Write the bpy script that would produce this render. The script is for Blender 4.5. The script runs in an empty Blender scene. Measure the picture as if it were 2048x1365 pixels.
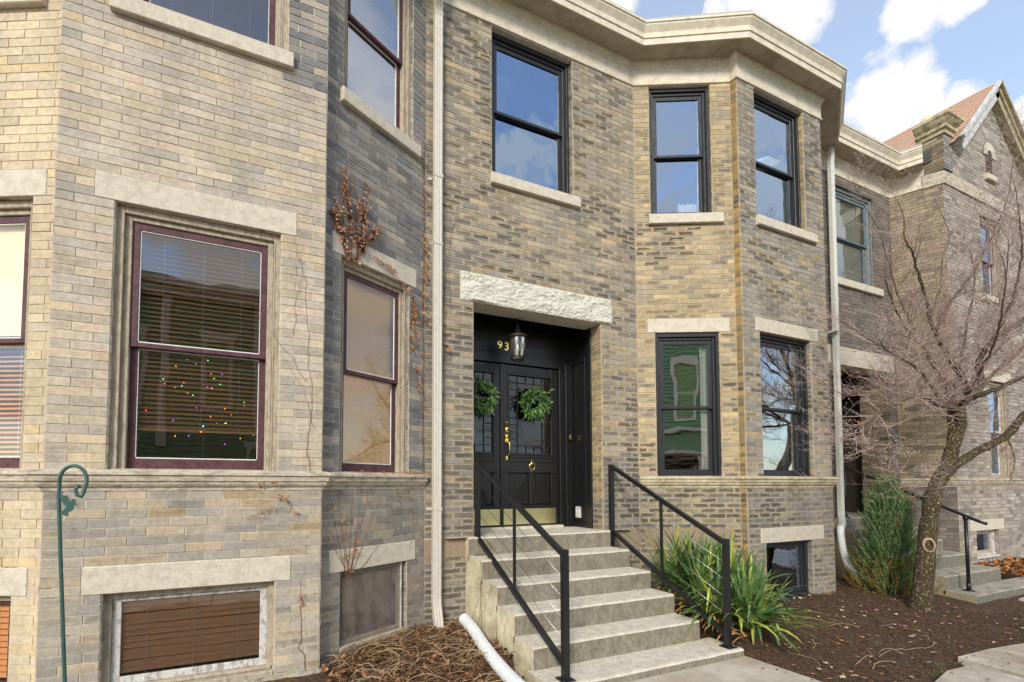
import bpy, math, random
import numpy as np
from mathutils import Vector, Matrix, noise
R = math.radians
rnd = random.Random(7)

# ------------------------------------------------------------------ camera
sc = bpy.context.scene
COL = sc.collection
cam_d = bpy.data.cameras.new('camera'); cam = bpy.data.objects.new('camera', cam_d); COL.objects.link(cam)
cam.location = (0, 0, 1.65)
cam.rotation_euler = (math.pi/2 + 0.0474, 0, 1.1372 - math.pi/2)
cam_d.sensor_width = 36; cam_d.lens = 987.08/2048*36
cam_d.shift_x = 0.0406; cam_d.shift_y = 0.1167
cam_d.clip_end = 2000; cam_d.clip_start = 0.02
sc.camera = cam
# ------------------------------------------------------------------ sky and sun
SUN_EL, SUN_AZ = R(31), R(230)          # azimuth measured from +X, counter-clockwise
w = bpy.data.worlds.new('World'); sc.world = w; w.use_nodes = True
nt = w.node_tree; nt.nodes.clear()
def N(nt, t, **k):
    n = nt.nodes.new(t)
    for a, b in k.items():
        if a.startswith('i_'): n.inputs[a[2:].replace('_', ' ')].default_value = b
        else: setattr(n, a, b)
    return n
PUFFS = [(.637, .416, .648, 2.9), (.679, .396, .619, 1.7), (.774, .352, .526, 2.4), (.797, .346, .495, 2.6), (.82, .325, .47, 2.4), (.75, .296, .592, 1.7), (.768, .27, .585, 1.3), (.823, .286, .491, 1.1), (.868, .243, .433, 1.5), (.9, .24, .38, 3), (.478, .533, .698, 1.6), (.86, .33, .39, 3), (.46, -.68, .57, 2.6), (.42, -.73, .53, 2.2), (.74, -.49, .43, 3.4), (.81, -.44, .40, 2.6), (.70, -.5, .52, 1.6), (-.02, -.93, .38, 4), (-.1, -.9, .44, 3), (.1, -.88, .46, 3)]
out = N(nt, 'ShaderNodeOutputWorld'); bg = N(nt, 'ShaderNodeBackground')
sky = N(nt, 'ShaderNodeTexSky', sky_type='NISHITA', sun_disc=False, sun_elevation=SUN_EL, sun_rotation=math.pi/2 - SUN_AZ, air_density=1.0, dust_density=0.6, ozone_density=1.6)
tc = N(nt, 'ShaderNodeTexCoord'); sep = N(nt, 'ShaderNodeSeparateXYZ'); nt.links.new(tc.outputs['Generated'], sep.inputs[0])
zz = N(nt, 'ShaderNodeMath', operation='ADD'); nt.links.new(sep.outputs['Z'], zz.inputs[0]); zz.inputs[1].default_value = 0.42
zm = N(nt, 'ShaderNodeMath', operation='MAXIMUM'); nt.links.new(zz.outputs[0], zm.inputs[0]); zm.inputs[1].default_value = 0.15
dv = N(nt, 'ShaderNodeVectorMath', operation='DIVIDE'); cmb = N(nt, 'ShaderNodeCombineXYZ')
for i in range(3): nt.links.new(zm.outputs[0], cmb.inputs[i])
nt.links.new(tc.outputs['Generated'], dv.inputs[0]); nt.links.new(cmb.outputs[0], dv.inputs[1])
mp = N(nt, 'ShaderNodeMapping'); mp.inputs['Location'].default_value = (3.1, 1.2, 0.4); nt.links.new(dv.outputs[0], mp.inputs[0])
n1 = N(nt, 'ShaderNodeTexNoise'); n1.inputs['Scale'].default_value = 2.6; n1.inputs['Detail'].default_value = 7; n1.inputs['Roughness'].default_value = 0.52
nt.links.new(mp.outputs[0], n1.inputs['Vector'])
cr = N(nt, 'ShaderNodeValToRGB'); cr.color_ramp.elements[0].position = 0.47; cr.color_ramp.elements[0].color = (.26, .26, .26, 1)
cr.color_ramp.elements[1].position = 0.60; cr.color_ramp.elements[1].color = (1, 1, 1, 1)
# puffs of cumulus over the roofs, ragged by a finer noise
n5 = N(nt, 'ShaderNodeTexNoise'); n5.inputs['Scale'].default_value = 12; n5.inputs['Detail'].default_value = 8; n5.inputs['Roughness'].default_value = .58; nt.links.new(tc.outputs['Generated'], n5.inputs['Vector'])
def nmath(op, a, b=None, cl=False):
    n = N(nt, 'ShaderNodeMath', operation=op); n.use_clamp = cl
    for i, x in enumerate((a, b)):
        if x is None: continue
        if isinstance(x, (int, float)): n.inputs[i].default_value = x
        else: nt.links.new(x, n.inputs[i])
    return n.outputs[0]
acc = None
for (dx, dy, dz, rad) in PUFFS:
    dt = N(nt, 'ShaderNodeVectorMath', operation='DOT_PRODUCT'); nt.links.new(tc.outputs['Generated'], dt.inputs[0]); dt.inputs[1].default_value = Vector((dx, dy, dz)).normalized()
    mr_ = N(nt, 'ShaderNodeMapRange'); mr_.inputs[1].default_value = math.cos(R(rad*1.7)); mr_.inputs[2].default_value = math.cos(R(rad*.2)); nt.links.new(dt.outputs['Value'], mr_.inputs[0])
    acc = mr_.outputs[0] if acc is None else nmath('MAXIMUM', acc, mr_.outputs[0])
vd = N(nt, 'ShaderNodeVectorMath', operation='DOT_PRODUCT'); nt.links.new(tc.outputs['Generated'], vd.inputs[0]); vd.inputs[1].default_value = Vector((.78, .38, .5)).normalized()
away = N(nt, 'ShaderNodeMapRange'); away.inputs[1].default_value = .90; away.inputs[2].default_value = .80; nt.links.new(vd.outputs['Value'], away.inputs[0])
gen = nmath('MULTIPLY', nmath('ADD', n1.outputs['Fac'], .02), away.outputs[0])
puf = nmath('ADD', nmath('MULTIPLY', acc, .30), nmath('MULTIPLY', nmath('SUBTRACT', n5.outputs['Fac'], .5), .95))
puf = nmath('ADD', puf, .36)
nt.links.new(nmath('MAXIMUM', gen, nmath('MULTIPLY', puf, nmath('MULTIPLY', acc, 8, True))), cr.inputs[0])
mixc = N(nt, 'ShaderNodeMixRGB'); nt.links.new(cr.outputs[0], mixc.inputs[0])
skm = N(nt, 'ShaderNodeMixRGB', blend_type='MULTIPLY'); skm.inputs[0].default_value = 1; skm.inputs[2].default_value = (.98, 1.06, 1.08, 1)
nt.links.new(sky.outputs[0], skm.inputs[1]); nt.links.new(skm.outputs[0], mixc.inputs[1])
mixc.inputs[2].default_value = (3.9, 3.82, 3.7, 1)
nt.links.new(mixc.outputs[0], bg.inputs[0]); bg.inputs[1].default_value = 0.13
nt.links.new(bg.outputs[0], out.inputs[0])
sd = bpy.data.lights.new('sun', 'SUN'); sun = bpy.data.objects.new('sun', sd); COL.objects.link(sun)
sd.energy = 1.5; sd.angle = R(14); sd.color = (1.0, 0.925, 0.80)
sdir = Vector((math.cos(SUN_AZ)*math.cos(SUN_EL), math.sin(SUN_AZ)*math.cos(SUN_EL), math.sin(SUN_EL)))
sun.rotation_euler = sdir.to_track_quat('Z', 'Y').to_euler()
sc.view_settings.view_transform = 'Standard'; sc.view_settings.look = 'None'
sc.view_settings.gamma = 1.0; sc.view_settings.exposure = 1.12

# ------------------------------------------------------------------ materials
def lin(c): 
    c = c/255.0
    return c/12.92 if c <= 0.04045 else ((c+0.055)/1.055)**2.4
def S(r, g, b, k=1.0): return (lin(r)*k, lin(g)*k, lin(b)*k, 1)
MATS = {}
def M(name, col, rough=.8, metal=0, var=.18, vs=6, bump=.25, bs=60, col2=None, spec=.4, dist=.002, c2pos=(.45, .62), stretch=None, bs2=None):
    m = bpy.data.materials.new(name); m.use_nodes = True; t = m.node_tree; b = t.nodes['Principled BSDF']
    b.inputs['Roughness'].default_value = rough; b.inputs['Metallic'].default_value = metal; b.inputs['Specular IOR Level'].default_value = spec
    tcn = N(t, 'ShaderNodeTexCoord'); src = tcn.outputs['Object']
    if stretch:
        mpn = N(t, 'ShaderNodeMapping'); mpn.inputs['Scale'].default_value = stretch; t.links.new(src, mpn.inputs[0]); src = mpn.outputs[0]
    nn = N(t, 'ShaderNodeTexNoise'); nn.inputs['Scale'].default_value = vs; nn.inputs['Detail'].default_value = 6; nn.inputs['Roughness'].default_value = .6; t.links.new(src, nn.inputs['Vector'])
    if col2:
        r = N(t, 'ShaderNodeValToRGB'); r.color_ramp.elements[0].color = col; r.color_ramp.elements[0].position = c2pos[0]
        r.color_ramp.elements[1].color = col2; r.color_ramp.elements[1].position = c2pos[1]
        t.links.new(nn.outputs['Fac'], r.inputs[0]); cs = r.outputs[0]
    else:
        r = N(t, 'ShaderNodeRGB'); r.outputs[0].default_value = col; cs = r.outputs[0]
    n2 = N(t, 'ShaderNodeTexNoise'); n2.inputs['Scale'].default_value = vs*3.3; n2.inputs['Detail'].default_value = 4; t.links.new(src, n2.inputs['Vector'])
    mr = N(t, 'ShaderNodeMapRange'); mr.inputs[1].default_value = .3; mr.inputs[2].default_value = .7; mr.inputs[3].default_value = 1-var; mr.inputs[4].default_value = 1+var; t.links.new(n2.outputs['Fac'], mr.inputs[0])
    mu = N(t, 'ShaderNodeVectorMath', operation='MULTIPLY'); t.links.new(cs, mu.inputs[0]); t.links.new(mr.outputs[0], mu.inputs[1])
    t.links.new(mu.outputs[0], b.inputs['Base Color'])
    if bump:
        n3 = N(t, 'ShaderNodeTexNoise'); n3.inputs['Scale'].default_value = bs; n3.inputs['Detail'].default_value = 5; t.links.new(src, n3.inputs['Vector'])
        bp = N(t, 'ShaderNodeBump'); bp.inputs['Strength'].default_value = bump; bp.inputs['Distance'].default_value = dist*5; t.links.new(n3.outputs['Fac'], bp.inputs['Height']); t.links.new(bp.outputs[0], b.inputs['Normal'])
    MATS[name] = m
    return m
def brick_mat(name, dark=S(92, 86, 76), rough=.88, mott=.20):
    m = bpy.data.materials.new(name); m.use_nodes = True; t = m.node_tree; b = t.nodes['Principled BSDF']
    b.inputs['Roughness'].default_value = rough; b.inputs['Specular IOR Level'].default_value = .25
    at = N(t, 'ShaderNodeAttribute', attribute_name='Col'); uv = N(t, 'ShaderNodeUVMap', uv_map='UVMap')
    tcn = N(t, 'ShaderNodeTexCoord')
    mpn = N(t, 'ShaderNodeMapping'); mpn.inputs['Scale'].default_value = (1, 1, 3.2); t.links.new(tcn.outputs['Object'], mpn.inputs[0])
    n1 = N(t, 'ShaderNodeTexNoise'); n1.inputs['Scale'].default_value = 9; n1.inputs['Detail'].default_value = 6; n1.inputs['Roughness'].default_value = .65; t.links.new(mpn.outputs[0], n1.inputs['Vector'])
    sp = N(t, 'ShaderNodeSeparateXYZ'); t.links.new(uv.outputs[0], sp.inputs[0])
    def mth(op, a, c=None, d=None):
        n = N(t, 'ShaderNodeMath', operation=op)
        for i, x in enumerate((a, c, d)):
            if x is None: continue
            if isinstance(x, (int, float)): n.inputs[i].default_value = x
            else: t.links.new(x, n.inputs[i])
        return n.outputs[0]
    # distance from the brick's edges -> burnt core
    ex = mth('MULTIPLY', mth('SUBTRACT', .5, mth('ABSOLUTE', mth('SUBTRACT', sp.outputs[0], .5))), 3.2)
    ey = mth('MULTIPLY', mth('SUBTRACT', .5, mth('ABSOLUTE', mth('SUBTRACT', sp.outputs[1], .5))), 1.5)
    e = mth('MINIMUM', ex, ey)
    e2 = mth('ADD', e, mth('MULTIPLY', mth('SUBTRACT', n1.outputs['Fac'], .5), 2.0))
    mk = N(t, 'ShaderNodeMapRange'); mk.inputs[1].default_value = .0; mk.inputs[2].default_value = .50; t.links.new(e2, mk.inputs[0])
    fac = mth('MULTIPLY', mk.outputs[0], at.outputs['Alpha'])
    mx = N(t, 'ShaderNodeMixRGB'); t.links.new(fac, mx.inputs[0]); t.links.new(at.outputs['Color'], mx.inputs[1]); mx.inputs[2].default_value = dark
    n2 = N(t, 'ShaderNodeTexNoise'); n2.inputs['Scale'].default_value = 26; n2.inputs['Detail'].default_value = 7; n2.inputs['Roughness'].default_value = .7; t.links.new(tcn.outputs['Object'], n2.inputs['Vector'])
    mr = N(t, 'ShaderNodeMapRange'); mr.inputs[1].default_value = .3; mr.inputs[2].default_value = .7; mr.inputs[3].default_value = 1-mott; mr.inputs[4].default_value = 1+mott; t.links.new(n2.outputs['Fac'], mr.inputs[0])
    n4 = N(t, 'ShaderNodeTexNoise'); n4.inputs['Scale'].default_value = 1.6; n4.inputs['Detail'].default_value = 8; n4.inputs['Roughness'].default_value = .62; mp4 = N(t, 'ShaderNodeMapping'); mp4.inputs['Scale'].default_value = (1.6, 1.6, .55); t.links.new(tcn.outputs['Object'], mp4.inputs[0]); t.links.new(mp4.outputs[0], n4.inputs['Vector'])
    mr4 = N(t, 'ShaderNodeMapRange'); mr4.inputs[1].default_value = .3; mr4.inputs[2].default_value = .7; mr4.inputs[3].default_value = .80; mr4.inputs[4].default_value = 1.16; t.links.new(n4.outputs['Fac'], mr4.inputs[0])
    k = mth('MULTIPLY', mr.outputs[0], mr4.outputs[0])
    mu = N(t, 'ShaderNodeVectorMath', operation='MULTIPLY'); t.links.new(mx.outputs[0], mu.inputs[0]); t.links.new(k, mu.inputs[1])
    t.links.new(mu.outputs[0], b.inputs['Base Color'])
    n3 = N(t, 'ShaderNodeTexNoise'); n3.inputs['Scale'].default_value = 90; n3.inputs['Detail'].default_value = 6; t.links.new(mpn.outputs[0], n3.inputs['Vector'])
    bp = N(t, 'ShaderNodeBump'); bp.inputs['Strength'].default_value = .5; bp.inputs['Distance'].default_value = .006; t.links.new(n3.outputs['Fac'], bp.inputs['Height']); t.links.new(bp.outputs[0], b.inputs['Normal'])
    return m
def glass_mat(name, refl=.3, tint=(.9, .95, 1, 1), wav=.015, rough=0.0, see=(1, 1, 1, 1)):
    m = bpy.data.materials.new(name); m.use_nodes = True; t = m.node_tree; t.nodes.clear()
    o = N(t, 'ShaderNodeOutputMaterial'); mx = N(t, 'ShaderNodeMixShader'); tr = N(t, 'ShaderNodeBsdfTransparent'); gl = N(t, 'ShaderNodeBsdfGlossy')
    gl.inputs['Roughness'].default_value = rough; gl.inputs['Color'].default_value = tint; tr.inputs['Color'].default_value = see
    fr = N(t, 'ShaderNodeFresnel'); fr.inputs['IOR'].default_value = 1.5
    ad = N(t, 'ShaderNodeMath', operation='ADD'); ad.inputs[1].default_value = refl; ad.use_clamp = True; t.links.new(fr.outputs[0], ad.inputs[0])
    tcn = N(t, 'ShaderNodeTexCoord'); nn = N(t, 'ShaderNodeTexNoise'); nn.inputs['Scale'].default_value = 2.2; nn.inputs['Detail'].default_value = 1.5; t.links.new(tcn.outputs['Object'], nn.inputs['Vector'])
    bp = N(t, 'ShaderNodeBump'); bp.inputs['Strength'].default_value = 1; bp.inputs['Distance'].default_value = wav; t.links.new(nn.outputs['Fac'], bp.inputs['Height']); t.links.new(bp.outputs[0], gl.inputs['Normal'])
    t.links.new(ad.outputs[0], mx.inputs[0]); t.links.new(tr.outputs[0], mx.inputs[1]); t.links.new(gl.outputs[0], mx.inputs[2]); t.links.new(mx.outputs[0], o.inputs[0])
    return m
def emit(name, col, s):
    m = bpy.data.materials.new(name); m.use_nodes = True; b = m.node_tree.nodes['Principled BSDF']
    b.inputs['Base Color'].default_value = col; b.inputs['Emission Color'].default_value = col; b.inputs['Emission Strength'].default_value = s
    return m
mBrick = brick_mat('brick_faces')
mMortarL = M('mortar_light', S(206, 194, 174), .95, var=.2, vs=5, bump=.5, bs=120, col2=S(120, 102, 82), c2pos=(.57, .66))  # brown patches stand for cracks and shadow lines in the joints
mMortarR = M('mortar_buff', S(190, 176, 148), .95, var=.15, vs=9, bump=.5, bs=120, col2=S(164, 152, 130))
mMortarD = M('mortar_grey', S(118, 112, 106), .95, var=.2, vs=9, bump=.5, bs=120, col2=S(92, 88, 84))
mStone = M('limestone', S(208, 199, 182), .9, var=.08, vs=14, bump=.4, bs=90, col2=S(194, 185, 168))
mStoneD = M('limestone_stained', S(194, 183, 165), .9, var=.2, vs=16, bump=.5, bs=80, col2=S(140, 130, 114), c2pos=(.45, .72), stretch=(.6, .6, 1.5))
mRock = M('rock_faced_limestone', S(206, 203, 190), .92, var=.14, vs=9, bump=.6, bs=40, dist=.003)
mRock2 = M('rough_footing_stone', S(160, 152, 138), .92, var=.25, vs=9, bump=.9, bs=22, dist=.006)
mCream = M('cream_paint', S(218, 208, 188), .6, var=.07, vs=9, bump=.15, bs=40, col2=S(204, 193, 171))
mSoff = M('soffit_paint', S(184, 172, 152), .75, var=.10, vs=2.5, bump=.2, bs=30, col2=S(158, 147, 126))
mBeigeW = M('weathered_beige_wood', S(180, 168, 148), .85, var=.16, vs=30, bump=.5, bs=70, col2=S(156, 144, 124), stretch=(1, 1, .3))
mWhiteW = M('peeling_white_wood', S(204, 202, 198), .85, var=.15, vs=26, bump=.6, bs=60, col2=S(158, 150, 140), c2pos=(.48, .62), stretch=(1, 1, .5))
mMaroon = M('maroon_paint', S(92, 58, 64), .55, var=.2, vs=12, bump=.3, bs=60, col2=S(74, 46, 50))
mPutty = M('white_putty', S(225, 225, 222), .8, var=.1)
mBlackW = M('black_painted_wood', S(42, 43, 47), .42, var=.15, vs=30, bump=.5, bs=45, stretch=(1, 1, .25), spec=.5)
mDoor = M('black_door_paint', S(29, 29, 31), .28, var=.2, vs=24, bump=.35, bs=60, stretch=(1, 1, .2), spec=.5)
mBlackM = M('black_metal', S(30, 31, 34), .35, metal=0, var=.08, vs=4, bump=.05, spec=.5)
mIron = M('dark_bronze', S(74, 66, 58), .5, metal=.5, var=.2, vs=30, bump=.2)
mBrass = M('polished_brass', S(236, 204, 124), .14, metal=1, var=.06, vs=10, bump=0)
mBrassK = M('kick_plate_brass', S(236, 228, 176), .28, metal=1, var=.06, vs=3, bump=.06, bs=8)
mSteel = M('steel_cable', S(180, 180, 180), .3, metal=1, var=.05, bump=0)
mGrayM = M('plain_grey_metal', S(120, 120, 122), .5, metal=.6, var=.1)
mConc = M('concrete', S(214, 206, 190), .92, var=.14, vs=11, bump=.6, bs=110, col2=S(186, 178, 160), c2pos=(.4, .72))  # lighter copy for the treads, their light put into the colour
mConcR = M('concrete_riser_shade', S(140, 133, 118), .92, var=.22, vs=12, bump=.7, bs=90, col2=S(114, 108, 94), c2pos=(.42, .7), stretch=(1, 1, .6))  # darker copy of the concrete, riser shade put into the colour
mConcL = M('concrete_side_lit', S(212, 202, 174), .92, var=.15, vs=4, bump=.4, bs=60, col2=S(172, 160, 134), c2pos=(.4, .7))  # warm bright copy, light on the stair side put into the colour
mPave = M('pavement', S(196, 189, 174), .93, var=.12, vs=2.2, bump=.5, bs=110, col2=S(164, 148, 128), c2pos=(.35, .7))
mSoil = M('dark_mulch', S(76, 57, 42), .98, var=.5, vs=26, bump=1, bs=75, col2=S(110, 84, 60), dist=.006)
mStraw = M('dry_stalks', S(198, 174, 136), .9, var=.35, vs=30, bump=.1)
mStraw2 = M('brown_litter', S(112, 78, 50), .92, var=.5, vs=30, bump=.1)
mLeafD = M('dead_leaf', S(150, 104, 70), .8, var=.4, vs=40, bump=.1, col2=S(186, 140, 104))
mLeafO = M('orange_leaf', S(186, 112, 44), .7, var=.3, vs=40, bump=.1, col2=S(150, 100, 40))
mLeafP = M('pale_leaf', S(190, 165, 135), .8, var=.3, vs=40, bump=.1)
mChip = M('mulch_chips', S(112, 86, 62), .95, var=.5, vs=60, bump=.2, col2=S(52, 40, 31))
mVine = M('vine_stem', S(116, 84, 68), .85, var=.25, vs=30, bump=.1)
mBark = M('mossy_bark', S(74, 64, 44), .95, var=.5, vs=48, bump=1, bs=55, col2=S(168, 152, 122), c2pos=(.53, .68), dist=.010, stretch=(1, 1, .6))
mTwig = M('twig_bark', S(176, 154, 144), .85, var=.25, vs=8, bump=.1)
mBud = M('tree_buds', S(222, 204, 200), .8, var=.2, vs=9, bump=0, col2=S(160, 112, 104))
mScar = M('scar_wood', S(176, 150, 132), .9, var=.3, vs=40, bump=.5)
mYuc = M('yucca_leaf', S(88, 118, 68), .42, var=.25, vs=5, bump=.05, col2=S(158, 174, 84), c2pos=(.5, .75), spec=.4)
mYuc2 = M('dead_yucca_leaf', S(196, 150, 88), .8, var=.3, vs=9, bump=.1)
mJun = M('juniper_foliage', S(96, 124, 82), .8, var=.35, vs=7, bump=0, col2=S(132, 150, 96))
mJunB = M('juniper_brown', S(140, 116, 58), .8, var=.35, vs=9, bump=0)
mWre = M('wreath_leaf', S(96, 134, 52), .5, var=.35, vs=18, bump=0, col2=S(56, 96, 50))
mGreenM = M('green_painted_steel', S(58, 92, 84), .45, var=.15, vs=12, bump=.1)
mSpout = M('downspout_paint', S(206, 200, 190), .5, var=.06, vs=22, bump=.1, bs=30, col2=S(190, 183, 172), c2pos=(.4, .75))
mSpoutG = M('downspout_galvanised', S(202, 202, 194), .5, metal=.0, var=.12, vs=7, bump=.1)
mPipe = M('white_corrugated_pipe', S(214, 216, 218), .5, var=.08, vs=8, bump=.15, bs=20)
mSlatB = M('basement_blind_slat', S(244, 188, 140), .5, var=.12, vs=3, bump=0, stretch=(1, 1, 12))
mSlat = M('wood_blind_slat', S(226, 164, 108), .5, var=.12, vs=3, bump=0, stretch=(1, 1, 12))
mSlatP = M('pink_blind_slat', S(206, 186, 180), .5, var=.05, bump=0)
mShade = M('yellow_shade', S(255, 208, 80), .9, var=.06, vs=3, bump=.3, bs=6, stretch=(1, 1, 5))
mCurt = M('white_curtain', S(240, 240, 236), .9, var=.05, bump=0)
mShadeG = M('pale_window_shade', S(190, 196, 180), .9, var=.06, vs=2, bump=0)
mRoom = M('dark_interior', S(70, 62, 54), .95, var=.1, bump=0)  # darkness of the unlit rooms put into the wall colour
mRoofT = M('gable_roof_slates', S(206, 158, 136), .9, var=.22, vs=5, bump=.5, bs=14, col2=S(184, 166, 142), stretch=(.4, .4, 8), c2pos=(.4, .62))
mRoofF = M('roof_felt', S(90, 88, 84), .95)
mFlash = M('grey_flashing', S(168, 168, 162), .6, var=.12, vs=5)
mTarp = M('dark_flashing', S(84, 82, 78), .7, var=.15)
mClap = M('green_clapboard', S(122, 150, 112), .7, var=.06, vs=3, bump=.1)
mTrim = M('cream_trim', S(208, 200, 176), .7, var=.06)
mGlass = glass_mat('window_glass', .46, (.50, .66, .92, 1), .0055)
mGlassN = glass_mat('lower_window_glass', .50, (.96, .98, 1, 1), .0022)
mGlassL = glass_mat('window_glass_over_blinds', .12, (.95, .93, .95, 1), .002)
mGlassD = glass_mat('door_glass', .05, (.7, .76, .8, 1), .006)
mPlexi = bpy.data.materials.new('cloudy_acrylic'); mPlexi.use_nodes = True; _t = mPlexi.node_tree; _t.nodes.clear()
_o = N(_t, 'ShaderNodeOutputMaterial'); _m = N(_t, 'ShaderNodeMixShader'); _a = N(_t, 'ShaderNodeBsdfTransparent'); _d = N(_t, 'ShaderNodeBsdfDiffuse'); _d.inputs[0].default_value = S(150, 142, 134)
_n = N(_t, 'ShaderNodeTexNoise'); _n.inputs['Scale'].default_value = 5; _n.inputs['Detail'].default_value = 6; _r = N(_t, 'ShaderNodeMapRange'); _r.inputs[1].default_value = .35; _r.inputs[2].default_value = .75; _r.inputs[3].default_value = .16; _r.inputs[4].default_value = .55
_t.links.new(_n.outputs['Fac'], _r.inputs[0]); _t.links.new(_r.outputs[0], _m.inputs[0]); _t.links.new(_a.outputs[0], _m.inputs[1]); _t.links.new(_d.outputs[0], _m.inputs[2]); _t.links.new(_m.outputs[0], _o.inputs[0])
mFrost = glass_mat('lantern_seeded_glass', .25, (1, 1, 1, 1), .01, .3, (.95, .93, .88, 1))

# ------------------------------------------------------------------ mesh builder
ORG = {}
class MB:
    def __init__(s): s.v = []; s.f = []; s.m = []; s.smooth = []; s.col = None; s.uv = None
    def quad(s, a, b, c, d, m=0, sm=False): s.poly([a, b, c, d], m, sm)
    def poly(s, ps, m=0, sm=False):
        i = len(s.v); s.v += [tuple(p) for p in ps]; s.f.append(tuple(range(i, i+len(ps)))); s.m.append(m); s.smooth.append(sm)
    def add(s, vs, fs, m=0, sm=False):
        i = len(s.v); s.v += [tuple(p) for p in vs]
        for f in fs: s.f.append(tuple(i+k for k in f)); s.m.append(m); s.smooth.append(sm)
    def box(s, P, u0, u1, z0, z1, d0, d1, m=0, ch=0.0):
        """box in a facet frame P(u,z,d), optional chamfer on the four outward edges"""
        if ch <= 0:
            vs = [P(u, z, d) for d in (d0, d1) for z in (z0, z1) for u in (u0, u1)]
            s.add(vs, [(0, 1, 3, 2), (4, 6, 7, 5), (0, 2, 6, 4), (1, 5, 7, 3), (0, 4, 5, 1), (2, 3, 7, 6)], m); return
        ch = min(ch, (u1-u0)*.3, (z1-z0)*.3, (d1-d0)*.5)
        r = []
        for (d, e) in ((d0, 0), (d1-ch, 0), (d1, ch)):
            r += [P(u0+e, z0+e, d), P(u1-e, z0+e, d), P(u1-e, z1-e, d), P(u0+e, z1-e, d)]
        fs = [(3, 2, 1, 0), (8, 9, 10, 11)]
        for k in (0, 4):
            for i in range(4):
                j = (i+1) % 4; fs.append((k+i, k+j, k+4+j, k+4+i))
        s.add(r, fs, m)
    def wbox(s, a, b, m=0, ch=0):
        s.box(lambda u, z, d: (u, d, z), a[0], b[0], a[2], b[2], a[1], b[1], m, ch)
    def tube(s, pts, rads, n=6, m=0, sm=True, cap=True, twist=None, prof=None):
        pts = [Vector(p) for p in pts]
        if not isinstance(rads, (list, tuple)): rads = [rads]*len(pts)
        rings = []; up = None
        for i, p in enumerate(pts):
            t = (pts[min(i+1, len(pts)-1)]-pts[max(i-1, 0)])
            if t.length < 1e-9: t = Vector((0, 0, 1))
            t.normalize()
            if up is None:
                up = Vector((0, 0, 1)) if abs(t.z) < .9 else Vector((1, 0, 0))
                if twist: up = Vector(twist)
            a = t.cross(up)
            if a.length < 1e-6: a = t.cross(Vector((0, 1, 0)))
            a.normalize(); b = a.cross(t).normalized(); up = b
            r = rads[i]
            if prof: rings.append([p+(a*x+b*y)*(r) for x, y in prof])
            else: rings.append([p+(a*math.cos(2*math.pi*k/n)+b*math.sin(2*math.pi*k/n))*r for k in range(n)])
        n = len(rings[0]); i0 = len(s.v)
        for rg in rings: s.v += [tuple(q) for q in rg]
        for i in range(len(rings)-1):
            for k in range(n):
                k2 = (k+1) % n
                s.f.append((i0+i*n+k, i0+i*n+k2, i0+(i+1)*n+k2, i0+(i+1)*n+k)); s.m.append(m); s.smooth.append(sm)
        if cap:
            s.f.append(tuple(i0+k for k in range(n))[::-1]); s.m.append(m); s.smooth.append(False)
            e = i0+(len(rings)-1)*n; s.f.append(tuple(e+k for k in range(n))); s.m.append(m); s.smooth.append(False)
    def lathe(s, c, prof, n=16, m=0, axis='z', sm=True):
        i0 = len(s.v); c = Vector(c)
        for r, z in prof:
            for k in range(n):
                a = 2*math.pi*k/n; x, y = r*math.cos(a), r*math.sin(a)
                q = {'z': (x, y, z), 'y': (x, z, y), 'x': (z, x, y)}[axis]
                s.v.append(tuple(c+Vector(q)))
        for i in range(len(prof)-1):
            for k in range(n):
                k2 = (k+1) % n; s.f.append((i0+i*n+k, i0+i*n+k2, i0+(i+1)*n+k2, i0+(i+1)*n+k)); s.m.append(m); s.smooth.append(sm)
    def sweep(s, path, prof, m=0, caps=True):
        """mitred sweep: path of (x,y) left to right with the street on the right hand side, prof of (out,z)"""
        P = [Vector((p[0], p[1])) for p in path]; rings = []
        for i, p in enumerate(P):
            ns = []
            if i > 0: t = (P[i]-P[i-1]).normalized(); ns.append(Vector((t.y, -t.x)))
            if i < len(P)-1: t = (P[i+1]-P[i]).normalized(); ns.append(Vector((t.y, -t.x)))
            nn = sum(ns, Vector((0, 0))); nn.normalize(); k = 1/max(.35, nn.dot(ns[0]))
            rings.append([(p.x+nn.x*k*o, p.y+nn.y*k*o, z) for o, z in prof])
        n = len(prof)
        for i in range(len(P)-1):
            s.add(rings[i]+rings[i+1], [(k, n+k, n+(k+1) % n, (k+1) % n) for k in range(n)], m)
        if caps: s.poly(rings[0], m); s.poly(rings[-1][::-1], m)
    def build(s, name, mats, parent=None, label=None, loc=None):
        if not isinstance(mats, (list, tuple)): mats = [mats]
        me = bpy.data.meshes.new(name)
        o = Vector(loc) if loc is not None else (ORG[parent.name] if parent else Vector((0, 0, 0)))
        v = np.array(s.v, dtype=np.float64)-np.array(o)
        me.from_pydata(v.tolist(), [], s.f)
        for mm in mats: me.materials.append(mm)
        me.polygons.foreach_set('material_index', s.m); me.polygons.foreach_set('use_smooth', s.smooth)
        if s.col is not None:
            a = me.color_attributes.new('Col', 'FLOAT_COLOR', 'CORNER'); a.data.foreach_set('color', np.repeat(np.array(s.col, dtype=np.float32), 4, axis=0).ravel())
            u = me.uv_layers.new(name='UVMap'); u.data.foreach_set('uv', np.array(s.uv, dtype=np.float32).ravel())
        me.update()
        ob = bpy.data.objects.new(name, me); COL.objects.link(ob)
        if parent: ob.parent = parent
        else: ob.location = o
        ORG[ob.name] = o
        if label: ob['label'] = label
        return ob
def tag(o, label=None, cat=None, group=None, kind=None):
    for k, val in (('label', label), ('category', cat), ('group', group), ('kind', kind)):
        if val: o[k] = val
    return o
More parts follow.
